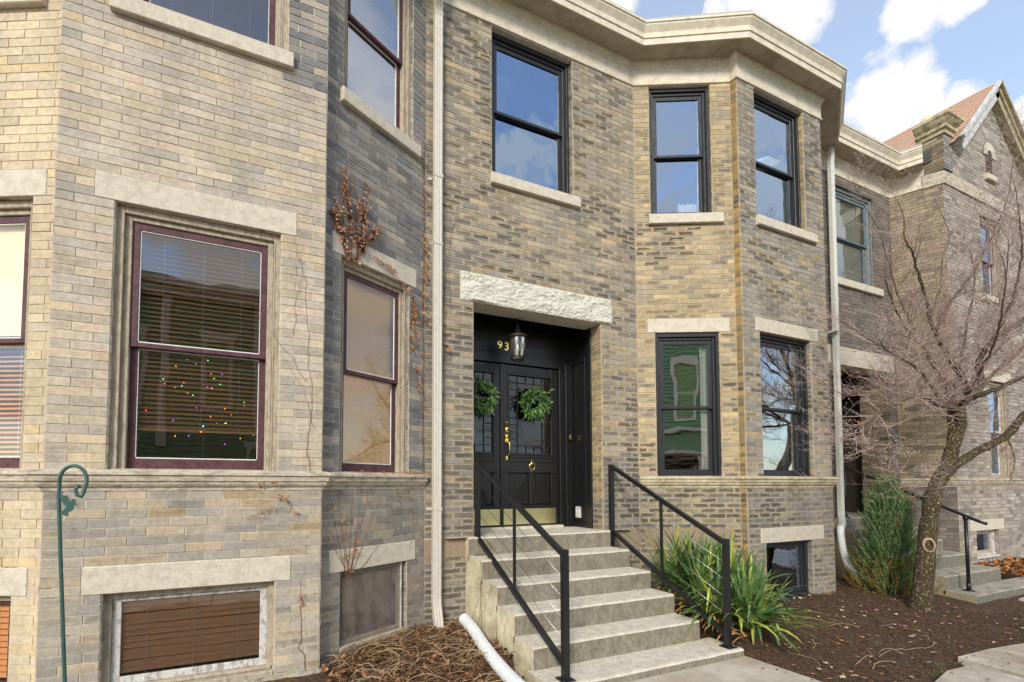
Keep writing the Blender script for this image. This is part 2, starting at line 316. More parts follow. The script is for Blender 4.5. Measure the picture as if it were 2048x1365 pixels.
def thing(name, loc, label, cat, group=None):
    o = bpy.data.objects.new(name, None); COL.objects.link(o); o.location = loc; o.empty_display_size = .2
    ORG[o.name] = Vector(loc); return tag(o, label, cat, group)
class Frame:
    def __init__(s, x0, y0, x1, y1):
        s.o = Vector((x0, y0)); t = Vector((x1, y1))-s.o; s.len = t.length; s.t = t.normalized(); s.n = Vector((s.t.y, -s.t.x))
    def __call__(s, u, z, d=0): 
        p = s.o+s.t*u+s.n*d; return (p.x, p.y, z)
    def side(s, u, depth, right):
        """frame of a reveal running inwards at u; right=True: the jamb at the right side of the opening (faces left)"""
        a = s(u, 0, 0); b = s(u, 0, -depth)
        return Frame(b[0], b[1], a[0], a[1]) if right else Frame(a[0], a[1], b[0], b[1])

# ------------------------------------------------------------------ plan of the row (metres)
YD = 5.0; YL = 4.303; YE = 4.395
XB = .611; W_ = 1.158; BW = 1.847; XA = XB-BW
XC = XB+W_; XD = 4.779; XE = XD+W_; XF = XE+BW; XC2 = XF+W_; XD2 = 11.165; XG = 11.45
F_L0 = Frame(XA-W_, YD, XA, YE); F_L2 = Frame(XA, YL, XB, YL); F_L3 = Frame(XB, YE, XC, YD)
F_W = Frame(XC, YD, XD, YD); F_R1 = Frame(XD, YD, XE, YE); F_RR = Frame(XE, YE, XE, YL); F_R2 = Frame(XE, YL, XF, YL); F_R3 = Frame(XF, YE, XC2, YD)
F_W2 = Frame(XC2, YD, XD2, YD); F_G1 = Frame(XD2, YD, XG, YL); F_G2 = Frame(XG, YL, XG+4.3, YL)
C_ = .0665; Z0 = .006
ZWT = 1.735; ZLB = 3.73; ZLT = 3.93; ZBB = .869; ZBT = 1.064; ZST = 5.285; ZSB = 5.155; ZF = 7.11

def pick(pal, r):
    t = r.random()*sum(p[1] for p in pal)
    for c, wt in pal:
        t -= wt
        if t <= 0: return c
    return pal[-1][0]
PAL = {  # (colour, weight), dark-core amount range
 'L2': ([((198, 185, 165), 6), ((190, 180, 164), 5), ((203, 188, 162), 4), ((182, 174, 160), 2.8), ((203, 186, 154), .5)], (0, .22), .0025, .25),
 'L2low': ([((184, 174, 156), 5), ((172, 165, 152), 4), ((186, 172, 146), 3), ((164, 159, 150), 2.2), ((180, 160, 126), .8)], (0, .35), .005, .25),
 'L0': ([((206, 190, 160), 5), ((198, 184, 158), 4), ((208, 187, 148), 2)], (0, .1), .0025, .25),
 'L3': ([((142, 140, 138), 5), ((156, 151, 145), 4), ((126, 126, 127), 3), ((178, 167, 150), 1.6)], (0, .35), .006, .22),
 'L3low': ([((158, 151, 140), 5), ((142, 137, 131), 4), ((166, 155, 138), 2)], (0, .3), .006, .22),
 'W': ([((178, 165, 142), 5), ((168, 158, 139), 4), ((160, 153, 140), 4), ((184, 166, 134), 1.2)], (.05, .95), .008, .2),
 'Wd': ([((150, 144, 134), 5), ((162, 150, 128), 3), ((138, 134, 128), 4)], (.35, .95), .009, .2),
 'R1': ([((190, 170, 134), 5), ((180, 164, 133), 4), ((200, 178, 138), 1.5), ((170, 158, 136), 3)], (0, .95), .008, .2),  # warm light from the left put into this facet's brick colours
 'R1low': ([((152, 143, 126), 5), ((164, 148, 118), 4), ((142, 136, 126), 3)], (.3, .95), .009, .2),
 'RR': ([((184, 152, 98), 5), ((152, 136, 104), 3), ((160, 138, 96), 2)], (0, .95), .008, .2),
 'R2': ([((166, 158, 142), 5), ((158, 152, 142), 5), ((178, 161, 130), 2), ((150, 146, 140), 3)], (.05, .88), .008, .2),  # greyer brick colours hold the cooler light on this facet
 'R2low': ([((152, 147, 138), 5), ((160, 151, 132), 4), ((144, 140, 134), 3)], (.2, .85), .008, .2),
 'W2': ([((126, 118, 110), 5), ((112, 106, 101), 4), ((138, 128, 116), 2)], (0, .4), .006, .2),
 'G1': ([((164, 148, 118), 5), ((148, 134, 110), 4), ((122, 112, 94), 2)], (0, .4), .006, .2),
 'G2': ([((178, 168, 156), 5), ((162, 154, 144), 4), ((188, 178, 164), 3), ((142, 134, 126), 1.2)], (0, .5), .006, .2),
 'JR': ([((190, 170, 126), 5), ((176, 158, 122), 4), ((160, 146, 118), 2)], (0, .5), .010, .2),
}
class Bricks:
    def __init__(s): s.b = MB(); s.b.col = []; s.b.uv = []; s.mo = MB(); s.r = random.Random(11)
    def wall(s, F, u0, u1, z0, z1, holes=(), style=None, mortar=True, off=0.0, urange=None, L=.222, first=0):
        """holes (ua,ub,za,zb); style: name or function (u,z)->name"""
        r = s.r
        if mortar:
            us = sorted(set([u0, u1]+[min(max(h[i], u0), u1) for h in holes for i in (0, 1)])); zs = sorted(set([z0, z1]+[min(max(h[i], z0), z1) for h in holes for i in (2, 3)]))
            if urange:
                pts = [F(urange(z)[0], z, off) for z in (z0, z1)]+[F(urange(z)[1], z, off) for z in (z1, z0)]; s.mo.poly(pts)
            else:
                for a, b in zip(us[:-1], us[1:]):
                    for c, d in zip(zs[:-1], zs[1:]):
                        if b-a < 1e-5 or d-c < 1e-5: continue
                        um, zm_ = (a+b)/2, (c+d)/2
                        if any(h[0] < um < h[1] and h[2] < zm_ < h[3] for h in holes): continue
                        s.mo.quad(F(a, c, off), F(b, c, off), F(b, d, off), F(a, d, off))
        k0 = int(math.floor((z0-Z0)/C_+.25)); k1 = int(math.ceil((z1-Z0)/C_-.25))
        for k in range(k0, k1):
            za, zb = max(Z0+k*C_, z0), min(Z0+(k+1)*C_, z1)
            if zb-za < .02: continue
            zm_ = (za+zb)/2
            ua, ub = urange(zm_) if urange else (u0, u1)
            iv = [(ua, ub)]
            for h in holes:
                ov = min(zb, h[3])-max(za, h[2])
                if ov < .4*(zb-za): continue
                nv = []
                for a, b in iv:
                    if h[1] <= a or h[0] >= b: nv.append((a, b)); continue
                    if h[0] > a: nv.append((a, h[0]))
                    if h[1] < b: nv.append((h[1], b))
                iv = nv
            ph = ((k+first) % 2)*.5*L+r.uniform(-.012, .012)
            for a, b in iv:
                if b-a < .015: continue
                cuts = [a]; q = math.floor((a-ph)/L)*L+ph
                while q < b:
                    if q > cuts[-1]+.045 and q < b-.045: cuts.append(q+r.uniform(-.004, .004))
                    q += L
                cuts.append(b)
                for x0, x1 in zip(cuts[:-1], cuts[1:]):
                    st = style((x0+x1)/2, zm_) if callable(style) else style
                    pal, core, j, _ = PAL[st]
                    c = pick(pal, r); f = r.uniform(.90, 1.08)
                    gg = (c[0]+c[1]+c[2])/3; ds = .08; c = [x+(gg-x)*ds for x in c]; c = (lin(c[0])*f*1.0, lin(c[1])*f*.98, lin(c[2])*f*r.uniform(.94, 1.01), min(1, r.uniform(*core)*(1+1.3*noise.noise(Vector((x0*.9+F.o.x, zm_*1.1, F.o.y))))) if r.random() < .85 else 0)
                    h = j*.5; big = j > .0075; dd = .005+r.uniform(-.0012, .0016)+off; e = .0022
                    t0, t1, t2, t3 = [r.uniform(-.0008, .0008) for _ in range(4)]
                    A0, A1, B0, B1 = x0+h, x1-h, za+h*.9, zb-h*.9
                    A0 += r.uniform(0, .0012); A1 -= r.uniform(0, .0012)
                    w0, w1 = (r.uniform(-.0018, .0018), r.uniform(-.0018, .0018)) if big else (r.uniform(-.0008, .0008), r.uniform(-.0008, .0008))
                    o = [F(A0, B0+w0, off-.001), F(A1, B0+w1, off-.001), F(A1, B1+w1, off-.001), F(A0, B1+w0, off-.001)]
                    i = [F(A0+e, B0+e+w0, dd+t0), F(A1-e, B0+e+w1, dd+t1), F(A1-e, B1-e+w1, dd+t2), F(A0+e, B1-e+w0, dd+t3)]
                    s.b.add(o+i, [(4, 5, 6, 7), (0, 1, 5, 4), (1, 2, 6, 5), (2, 3, 7, 6), (3, 0, 4, 7)])
                    s.b.col += [c]*5
                    s.b.uv += [(0, 0), (1, 0), (1, 1), (0, 1)]+[(0, 0), (1, 0), (1, 0), (0, 0)]+[(1, 0), (1, 1), (1, 1), (1, 0)]+[(1, 1), (0, 1), (0, 1), (1, 1)]+[(0, 1), (0, 0), (0, 0), (0, 1)]
    def reveals(s, F, h, depth, style, L=.222, both=True):
        ua, ub, za, zb = h
        if both: s.wall(F.side(ub, depth, True), 0, depth, za, zb, (), style, L=L)
        else: s.wall(F.side(ub, depth, True), 0, depth, za, zb, (), style, L=L)
        s.wall(F.side(ua, depth, False), 0, depth, za, zb, (), style, L=L)
        s.mo.quad(F(ua, zb, 0), F(ub, zb, 0), F(ub, zb, -depth), F(ua, zb, -depth))
        s.mo.quad(F(ua, za, -depth), F(ub, za, -depth), F(ub, za, 0), F(ua, za, 0))
    def build(s, house, mortar, label=None):
        wl = s.mo.build('wall', mortar, house); s.b.build('bricks', mBrick, wl); return wl

# ------------------------------------------------------------------ windows
def slats(F, ua, ub, za, zb, d, mat, parent, pitch=.028, tilt=R(35), wd=.026, cords=3):
    b = MB(); n = int((zb-za)/pitch)
    for i in range(n):
        z = zb-.02-i*pitch+rnd.uniform(-.0015, .0015); dy, dz = math.cos(tilt)*wd/2, math.sin(tilt)*wd/2; s_ = rnd.uniform(-.003, .003)
        b.quad(F(ua, z-dz+s_, d+dy), F(ub, z-dz-s_, d+dy), F(ub, z+dz-s_, d-dy), F(ua, z+dz+s_, d-dy))
    for k in range(cords):
        u = ua+(ub-ua)*(k+.6)/(cords+.2); b.box(F, u-.001, u+.001, za, zb, d+wd/2, d+wd/2+.002, 1)
    return b.build('blind', [mat, mCurt], parent)
def window(house, F, ua, ub, za, zb, mats, style='R', glass=None, sill=None, meet=None, rec=.05, extra=None, top=.055, label=None, side=.045):
    """double-hung sash window: casing > two sashes, two panes, sill"""
    mC, mS = mats
    b = MB()
    c1, c2 = side, side-.01        # stepped casing widths
    for (o, wd, d0, d1, t) in ((0, c1, -rec-.10, -rec, top), (c1, c2, -rec-.10, -rec-.028, top*.7)):
        a0, a1 = ua+o, ub-o; t0 = zb-(0 if o == 0 else top)
        b.box(F, a0, a0+wd, za, t0, d0, d1, 0, .004); b.box(F, a1-wd, a1, za, t0, d0, d1, 0, .004)
        b.box(F, a0+wd-.001, a1-wd+.001, t0-t, t0-.0005, d0, d1-.002, 0, .004)
    b.box(F, ua+c1*.3, ub-c1*.3, za, za+.028, -rec-.12, -rec+.012, 0, .005)
    b.box(F, ua+c1-.012, ua+c1, za+.03, zb-top, -rec-.01, -rec+.006, 0, .003); b.box(F, ub-c1, ub-c1+.012, za+.03, zb-top, -rec-.01, -rec+.006, 0, .003)
    win = b.build('window', [mC], house, label)
    i0, i1 = ua+c1+c2, ub-c1-c2; zt = zb-top*1.7; zb0 = za+.028; mz = meet if meet else (zt+zb0)/2
    sw = .05
    for nm, z0, z1, d, bot, topr in (('sash', mz-.018, zt, -rec-.045, .036, .055), ('sash', zb0, mz+.018, -rec-.082, .08, .036)):
        q = MB()
        if d < -rec-.06: z1 = mz+.016
        q.box(F, i0, i0+sw, z0, z1, d-.03, d, 0, .003); q.box(F, i1-sw, i1, z0, z1, d-.03, d, 0, .003)
        q.box(F, i0+sw-.001, i1-sw+.001, z0+.0005, z0+bot, d-.03, d-.001, 0, .003); q.box(F, i0+sw-.001, i1-sw+.001, z1-topr, z1-.0005, d-.03, d-.001, 0, .003)
        if style == 'L':
            e = .006
            for bx in ((i0+sw, i0+sw+e, z0+bot, z1-topr), (i1-sw-e, i1-sw, z0+bot, z1-topr), (i0+sw, i1-sw, z0+bot, z0+bot+e+.003), (i0+sw, i1-sw, z1-topr-e, z1-topr)):
                q.box(F, bx[0]+.0003, bx[1]-.0003, bx[2]+.0003, bx[3]-.0003, d-.02, d-.006, 1)
        q.build('sash', [mS, mPutty], win)
        g = MB(); dg = d-.016
        g.quad(F(i0+sw-.002, z0+bot-.002, dg), F(i1-sw+.002, z0+bot-.002, dg), F(i1-sw+.002, z1-topr+.002, dg), F(i0+sw-.002, z1-topr+.002, dg))
        g.build('pane', [glass or mGlass], win)
    if sill:
        q = MB(); q.box(F, sill[0], sill[1], sill[2], sill[3], -rec-.02, .055, 0, .006); q.build('sill', mStone, win)
    return win
def rough_box(F, u0, u1, z0, z1, d, amp, nx=26, nz=5, seed=0):
    """a rock-faced slab: irregular split face with drafted margins"""
    b = MB(); V = []
    for j in range(nz+1):
        for i in range(nx+1):
            u = u0+(u1-u0)*i/nx; z = z0+(z1-z0)*j/nz
            e = min(i, nx-i, 2)/2*min(j, nz-j, 1)
            k = amp*(noise.noise(Vector((u*4, z*9, seed)))+.6*noise.noise(Vector((u*13, z*28, seed+3)))+.35*noise.noise(Vector((u*40, z*60, seed+5)))+.6)*e
            V.append(F(u, z, d+max(0, k)))
    fs = [(j*(nx+1)+i, j*(nx+1)+i+1, (j+1)*(nx+1)+i+1, (j+1)*(nx+1)+i) for j in range(nz) for i in range(nx)]
    b.add(V, fs, 0, False)
    b.box(F, u0+.0005, u1-.0005, z0+.0005, z1-.0005, -.3, d-.001)
    return b

H_L = thing('brick_row_house', (XA+.9, YL, 0), 'pale buff-grey brick row house with a maroon-framed bay, at the left edge', 'house')
H_M = thing('brick_row_house', (XD, YD, 0), 'brown brick row house with black-framed windows and black double front door', 'house')
H_R = thing('brick_row_house', (XC2+1, YD, 0), 'recessed dark brick row house with a shaded porch behind the bare tree', 'house')
H_G = thing('gabled_brick_house', (XG+2, YL, 0), 'grey brick house with a steep gable and pink-tan slate roof at the right edge', 'house')
HT = 7.45

# ---- left house
BL = Bricks()
oL2 = (-.885-XA, .262-XA, ZWT, ZLB); lL2 = (-1.007-XA, .379-XA, ZLB, ZLT)
oL2u = (-.885-XA, .285-XA, ZST, ZF); oL2b = (-.884-XA, .26-XA, .13, ZBB); lL2b = (-1.002-XA, .376-XA, ZBB, ZBT)
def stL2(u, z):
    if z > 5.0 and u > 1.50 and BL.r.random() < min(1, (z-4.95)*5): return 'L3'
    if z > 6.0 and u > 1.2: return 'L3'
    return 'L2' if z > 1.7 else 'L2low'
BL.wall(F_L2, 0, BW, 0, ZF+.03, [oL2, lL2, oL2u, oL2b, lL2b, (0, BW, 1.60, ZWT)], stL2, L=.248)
for h in (oL2, oL2u): BL.reveals(F_L2, h, .16, 'L2', L=.16)
BL.reveals(F_L2, oL2b, .16, 'L2low', L=.16)
o3 = (.195, 1.065, ZWT, ZLB); l3 = (.09, 1.165, ZLB, ZLT); o3u = (.195, 1.10, ZST, ZF); o3b = (.222, 1.05, .17, ZBB); l3b = (.10, 1.17, ZBB, ZBT)
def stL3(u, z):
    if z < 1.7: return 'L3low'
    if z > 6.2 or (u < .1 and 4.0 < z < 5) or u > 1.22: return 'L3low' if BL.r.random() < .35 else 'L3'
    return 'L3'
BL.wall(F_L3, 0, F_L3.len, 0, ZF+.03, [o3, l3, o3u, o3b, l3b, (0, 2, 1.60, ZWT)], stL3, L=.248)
for h, st in ((o3, 'L3'), (o3u, 'L3'), (o3b, 'L3low')): BL.reveals(F_L3, h, .16, st, L=.16)
o0 = (.25, 1.112, ZWT, ZLB); l0 = (.14, 1.212, ZLB, ZLT); o0u = (.22, 1.10, ZST, ZF); o0b = (.25, 1.075, .13, ZBB); l0b = (.14, 1.19, ZBB, ZBT)
BL.wall(F_L0, 0, F_L0.len, 0, ZF+.03, [o0, l0, o0u, o0b, l0b, (0, 2, 1.60, ZWT)], 'L0', L=.248)
for h in (o0, o0u, o0b): BL.reveals(F_L0, h, .16, 'L0', L=.16)
for P_ in ((Frame(XA, YE, XA, YL)), (Frame(XB, YL, XB, YE)), ): BL.wall(P_, 0, P_.len, 0, ZF+.03, [(0, 1, 1.60, ZWT)], 'L2')
BL.wall(Frame(XA-W_-3, YD, XA-W_, YD), 0, 3, 0, ZF+.03, [], 'L0')
BL.build(H_L, mMortarL)
def lintel(house, F, h, mat=mStone, d=.009, nm='lintel'):
    b = MB(); b.box(F, h[0], h[1], h[2]+.001, h[3], -.16, d, 0, .004); return b.build(nm, mat, house)
for F, h in ((F_L2, lL2), (F_L2, lL2b), (F_L3, l3), (F_L3, l3b), (F_L0, l0), (F_L0, l0b)): lintel(H_L, F, h)
wtp = [(0, 1.60), (0, 1.755), (.03, 1.752), (.066, 1.738), (.068, 1.716), (.054, 1.708), (.050, 1.672), (.038, 1.664), (.036, 1.648), (.026, 1.632), (.012, 1.622), (.010, 1.600)]
wtp = wtp[::-1]
b = MB(); b.sweep([(XA-W_-3, YD), (XA-W_, YD), (XA, YE), (XA, YL), (XB, YL), (XB, YE), (XC, YD)], wtp); b.build('belt_course', mStoneD, H_L)
# belt returns need no corner point at XB on the far side
friez = [(0, ZF), (.022, ZF+.004), (.026, ZF+.02), (.014, ZF+.036), (.012, ZF+.23), (.026, ZF+.245), (.032, ZF+.27), (.052, ZF+.30), (.058, ZF+.335), (0, ZF+.336)]
def eaves(house, fpath, epath, ends=True):
    b = MB(); b.sweep(fpath, friez); b.build('frieze', mCream, house)
    b = MB(); b.sweep(epath, [(-.35, ZF+.34), (.275, ZF+.325), (.275, ZF+.36), (-.35, ZF+.37)]); b.build('soffit', mSoff, house)
    b = MB(); b.sweep(epath, [(.278, ZF+.322), (.296, ZF+.322), (.298, ZF+.40), (.312, ZF+.405), (.314, ZF+.425), (.306, ZF+.44), (.310, ZF+.475), (.334, ZF+.515), (.352, ZF+.545), (.352, ZF+.565), (.366, ZF+.57), (.366, ZF+.60), (.345, ZF+.60), (.345, ZF+.575), (.278, ZF+.50)])
    b.build('gutter', mCream, house)
    b = MB(); b.sweep(epath, [(-2.6, ZF+.52), (.25, ZF+.50), (.33, ZF+.59), (.33, ZF+.655), (.322, ZF+.655), (.30, ZF+.61), (-2.6, ZF+.9)]); b.build('roof', mFlash, house)
eaves(H_L, [(XA-W_-3, YD), (XA-W_, YD), (XA, YE), (XA, YL), (XB, YL), (XB, YE), (XC-.001, YD)], [(XA-W_-3, YD), (XA-W_, YD), (XA, YL+.03), (XB, YL+.03), (XC-.001, YD)])
LM = (mBeigeW, mMaroon)
wv = window(H_L, F_L2, *oL2, LM, 'L', mGlassL, rec=.04, side=.055, label='wide bay window, wooden blinds and coloured string lights behind the glass')
slats(F_L2, oL2[0]+.13, oL2[1]-.13, 1.735+.34, ZLB-.1, -.20, mSlat, wv, pitch=.036, tilt=R(38), wd=.037)
b = MB(); b.box(F_L2, oL2[0]+.13, oL2[1]-.13, 1.735+.325, 1.735+.345, -.22, -.18); b.build('blind_rail', mSlat, wv)
wv = window(H_L, F_L2, *oL2u, LM, 'L', mGlassL, sill=(oL2u[0]-.065, oL2u[1]+.045, ZSB, ZST), rec=.04, side=.055)
slats(F_L2, oL2u[0]+.13, oL2u[1]-.13, ZST, ZF-.1, -.20, mSlatP, wv, pitch=.04, tilt=R(-12), wd=.034)
wv = window(H_L, F_L3, *o3, LM, 'L', glass_mat('bay_side_glass', .12, (.98, .92, .92, 1), .002), rec=.03, side=.045, label='maroon window with a drawn yellow shade and tree reflected in it')
b = MB(); b.box(F_L3, o3[0]+.1, o3[1]-.1, ZWT+.02, ZLB-.1, -.145, -.14); b.build('window_shade', mShade, wv)
wv = window(H_L, F_L3, *o3u, LM, 'L', glass_mat('upper_side_glass', .4, (.8, .88, 1, 1), .003), sill=(o3u[0]-.04, o3u[1]+.085, ZSB, ZST), rec=.03, side=.045)
slats(F_L3, o3u[0]+.1, o3u[1]-.1, ZST, ZF-.1, -.19, mCurt, wv, pitch=.03, tilt=R(12), wd=.02)
wv = window(H_L, F_L0, *o0, LM, 'L', mGlassL, rec=.04, side=.05, label='maroon window cut by the left edge, yellow shade above dark blinds')
b = MB(); b.box(F_L0, o0[0]+.1, o0[1]-.1, 2.75, ZLB-.1, -.145, -.14); b.build('window_shade', M('cream_shade', S(244, 232, 196), .9, var=.05, vs=3), wv)
slats(F_L0, o0[0]+.1, o0[1]-.1, ZWT+.05, 2.74, -.20, mSlat, wv, pitch=.036, tilt=R(42), wd=.030)
wv = window(H_L, F_L0, *o0u, LM, 'L', mGlassL, sill=(o0u[0]-.06, o0u[1]+.06, ZSB, ZST), rec=.04, side=.05)
def hopper(house, F, o, mats, glass, d=-.06, f=.05, f2=.055, label=None, slat=None, sill=True):
    ua, ub, za, zb = o; b = MB()
    b.box(F, ua, ua+f, za, zb, d-.09, d, 0, .004); b.box(F, ub-f, ub, za, zb, d-.09, d, 0, .004); b.box(F, ua+f-.001, ub-f+.001, zb-f, zb-.0005, d-.09, d-.001, 0, .004)
    if sill: b.box(F, ua+.004, ub-.004, za-.012, za+.035, d-.1, .012, 0, .006); b.box(F, ua+.02, ub-.02, za+.036, za+.06, d-.09, d+.02, 0, .006)
    wn = b.build('basement_window', mats[0], house, label)
    q = MB(); i0, i1, z0, z1 = ua+f, ub-f, za+.06, zb-f; dd = d-.03
    q.box(F, i0, i0+f2, z0, z1, dd-.03, dd, 0, .003); q.box(F, i1-f2, i1, z0, z1, dd-.03, dd, 0, .003); q.box(F, i0+f2-.001, i1-f2+.001, z1-f2*.6, z1-.0005, dd-.03, dd-.001, 0, .003); q.box(F, i0+f2-.001, i1-f2+.001, z0+.0005, z0+f2, dd-.03, dd-.001, 0, .003)
    q.build('sash', mats[1], wn)
    g = MB(); g.quad(F(i0+f2, z0+f2, dd-.015), F(i1-f2, z0+f2, dd-.015), F(i1-f2, z1-f2*.6, dd-.015), F(i0+f2, z1-f2*.6, dd-.015)); g.build('pane', glass, wn)
    if slat: slats(F, i0+.03, i1-.03, z0+.04, z1, dd-.04, slat, wn, pitch=.043, tilt=R(50), wd=.044)
    return wn
hopper(H_L, F_L2, oL2b, (mBeigeW, mWhiteW), glass_mat('basement_glass', .08, wav=.006), label='weathered white basement window with closed wooden blinds', slat=mSlatB)
wn = hopper(H_L, F_L3, o3b, (mBeigeW, mMaroon), glass_mat('basement_side_glass', .1, wav=.006), d=-.07, label='basement window behind a cloudy acrylic sheet', slat=mSlat)
b = MB(); b.box(F_L3, o3b[0]+.01, o3b[1]-.06, o3b[2]+.02, o3b[3]-.01, -.035, -.030); b.build('acrylic_cover', mPlexi, wn)
b = MB(); b.box(F_L3, o3b[1]-.058, o3b[1]-.045, o3b[2], o3b[3]-.005, -.05, -.02); b.box(F_L3, o3b[0]+.01, o3b[1]-.06, o3b[2]-.005, o3b[2]+.018, -.05, -.02); b.build('cover_frame', mWhiteW, wn)
hopper(H_L, F_L0, o0b, (mBeigeW, mMaroon), mGlassL, slat=mSlat)
b = rough_box(F_L2, .02, BW+.02, -.2, .125, .015, .04, 30, 5, 4); b.build('footing', mRock2, H_L)
b = rough_box(F_L3, .0, F_L3.len, -.2, .10, .008, .03, 20, 4, 8); b.build('footing', mRock2, H_L)

# ---- middle house
BM = Bricks()
dJ = (2.353-XC, 4.173-XC, 1.05, 3.72); dL = (2.186-XC, 4.352-XC, 3.72, 4.05)
wU = (2.592-XC, 3.757-XC, ZST, ZF)
sb1 = (.0, 2.25-XC, .85, 1.05); sb2 = (4.2-XC, XD-XC, .82, 1.075)
def stW(u, z):
    x = u+XC
    if z < 1.05: return 'Wd'
    if x < 2.4: return 'Wd' if BM.r.random() < (.85 if z < 4 else .35) else 'W'
    if x > 4.1 and z < 2: return 'Wd'
    return 'W' if BM.r.random() < .9 else 'Wd'
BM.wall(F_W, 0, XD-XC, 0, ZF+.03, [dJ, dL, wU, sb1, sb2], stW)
BM.wall(F_W.side(dJ[1], .2, True), 0, .2, dJ[2], dJ[3], (), lambda u, z: 'JR' if z > 1.5 else 'R1low', L=.2)
BM.wall(F_W.side(dJ[0], .2, False), 0, .2, dJ[2], dJ[3], (), 'Wd', L=.2)
BM.reveals(F_W, wU, .14, 'W', L=.14)
r1 = (.238, 1.082, ZWT, 3.675); q1 = (.143, 1.215, 3.675, 3.865); r1u = (.21, 1.035, ZST, ZF); sb3 = (.07, 1.2, .82, 1.075)
BM.wall(F_R1, 0, F_R1.len, 0, ZF+.03, [r1, q1, r1u, (0, 2, 1.60, ZWT), sb3], lambda u, z: 'R1' if z > 1.7 else 'R1low')
for h in (r1, r1u): BM.reveals(F_R1, h, .14, 'JR', L=.14)
BM.wall(F_RR, 0, F_RR.len, 0, ZF+.03, [(0, 1, 1.60, ZWT)], 'RR', L=.16)
r2 = (6.275-XE, 7.375-XE, ZWT, 3.70); q2 = (6.187-XE, 7.545-XE, 3.70, 3.885); r2u = (6.285-XE, 7.36-XE, ZST, ZF); r2b = (6.285-XE, 7.275-XE, .08, ZBB); q2b = (6.178-XE, 7.536-XE, ZBB, ZBT)
BM.wall(F_R2, 0, BW, 0, ZF+.03, [r2, q2, r2u, r2b, q2b, (0, BW, 1.60, ZWT)], lambda u, z: 'R2' if z > 1.7 else 'R2low')
for h, st in ((r2, 'R2'), (r2u, 'JR'), (r2b, 'R2low')): BM.reveals(F_R2, h, .14, st, L=.14)
BM.wall(Frame(XF, YL, XF, YE), 0, YE-YL, 0, ZF+.03, [(0, 1, 1.60, ZWT)], 'R2', L=.16)
BM.wall(F_R3, 0, F_R3.len, 0, ZF+.03, [(0, 2, 1.60, ZWT)], 'R2')
BM.build(H_M, mMortarR)
for F, h in ((F_R1, q1), (F_R2, q2), (F_R2, q2b), (F_W, sb1), (F_W, sb2), (F_R1, sb3)):
    lintel(H_M, F, h, mStone if h in (q1, q2, q2b) else M('brown_stone_band', S(150, 134, 112), .9, var=.15, vs=8), nm='lintel' if h in (q1, q2, q2b) else 'stone_band')
rough_box(F_W, dL[0], dL[1], dL[2], dL[3], .012, .022, 110, 18, 1).build('lintel', mRock, H_M, 'rock-faced pale stone lintel over the front door')
b = MB(); b.sweep([(XD, YD), (XE, YE), (XE, YL), (XF, YL), (XF, YE), (XC2, YD)], wtp); b.build('belt_course', M('belt_limestone', S(196, 184, 156), .9, var=.15, vs=6, col2=S(160, 148, 122)), H_M)
eaves(H_M, [(XC, YD), (XD, YD), (XE, YE), (XE, YL), (XF, YL), (XF, YE), (XC2-.001, YD)], [(XC, YD), (XD, YD), (XE, YL+.03), (XF, YL+.03), (XC2-.001, YD)])
BK = (mBlackW, mBlackW)
for F, h, rc, lb in ((F_W, wU, .07, 'upper window over the front door, cloud reflected in its lower sash'), (F_R1, r1u, .04, 'upper window on the angled side of the bay'), (F_R2, r2u, .06, 'upper window on the front of the bay')):
    m_ = .065
    sl = {'W': (2.567-XC, 3.84-XC), 'R1': (.175, 1.165), 'R2': (6.253-XE, 7.545-XE)}['W' if F is F_W else 'R1' if F is F_R1 else 'R2']
    wv = window(H_M, F, *h, BK, 'R', mGlass, sill=(sl[0], sl[1], ZSB, ZST), rec=rc, label=lb)
    b = MB(); b.box(F, h[0]+.001, h[1]-.001, ZF-.006, ZF+.02, -.16, .0); b.build('head_board', mCream, H_M)
wR1 = window(H_M, F_R1, *r1, BK, 'R', mGlassN, rec=.015, label='lower window on the angled side of the bay, green house reflected in it')
wR2 = window(H_M, F_R2, *r2, BK, 'R', glass_mat('bay_front_glass', .42, (.95, .98, 1, 1), .003), rec=.06, label='lower window on the front of the bay, white curtain at its right')
hopper(H_M, F_R2, r2b, BK, mGlass, d=-.07, label='black basement window right of the yucca')
def curtain(F, u0, u1, z0, z1, d, parent, mat=None):
    b = MB(); n = max(4, int((u1-u0)/.012)); V = []
    for z in (z0, z1):
        for i in range(n+1):
            u = u0+(u1-u0)*i/n; V.append(F(u, z, d+.016*math.sin(i*1.25)+.008*math.sin(i*.47+1)))
    b.add(V, [(i, i+1, n+2+i, n+1+i) for i in range(n)], 0, True); b.build('curtain', mat or mCurt, parent)
curtain(F_R1, r1[1]-.205, r1[1]-.09, ZWT, 3.62, -.155, wR1)
curtain(F_R2, r2[1]-.33, r2[1]-.10, ZWT, 3.62, -.26, wR2)
curtain(F_R1, r1u[0]+.45, r1u[1]-.10, ZST, ZST+.28, -.24, wR1)

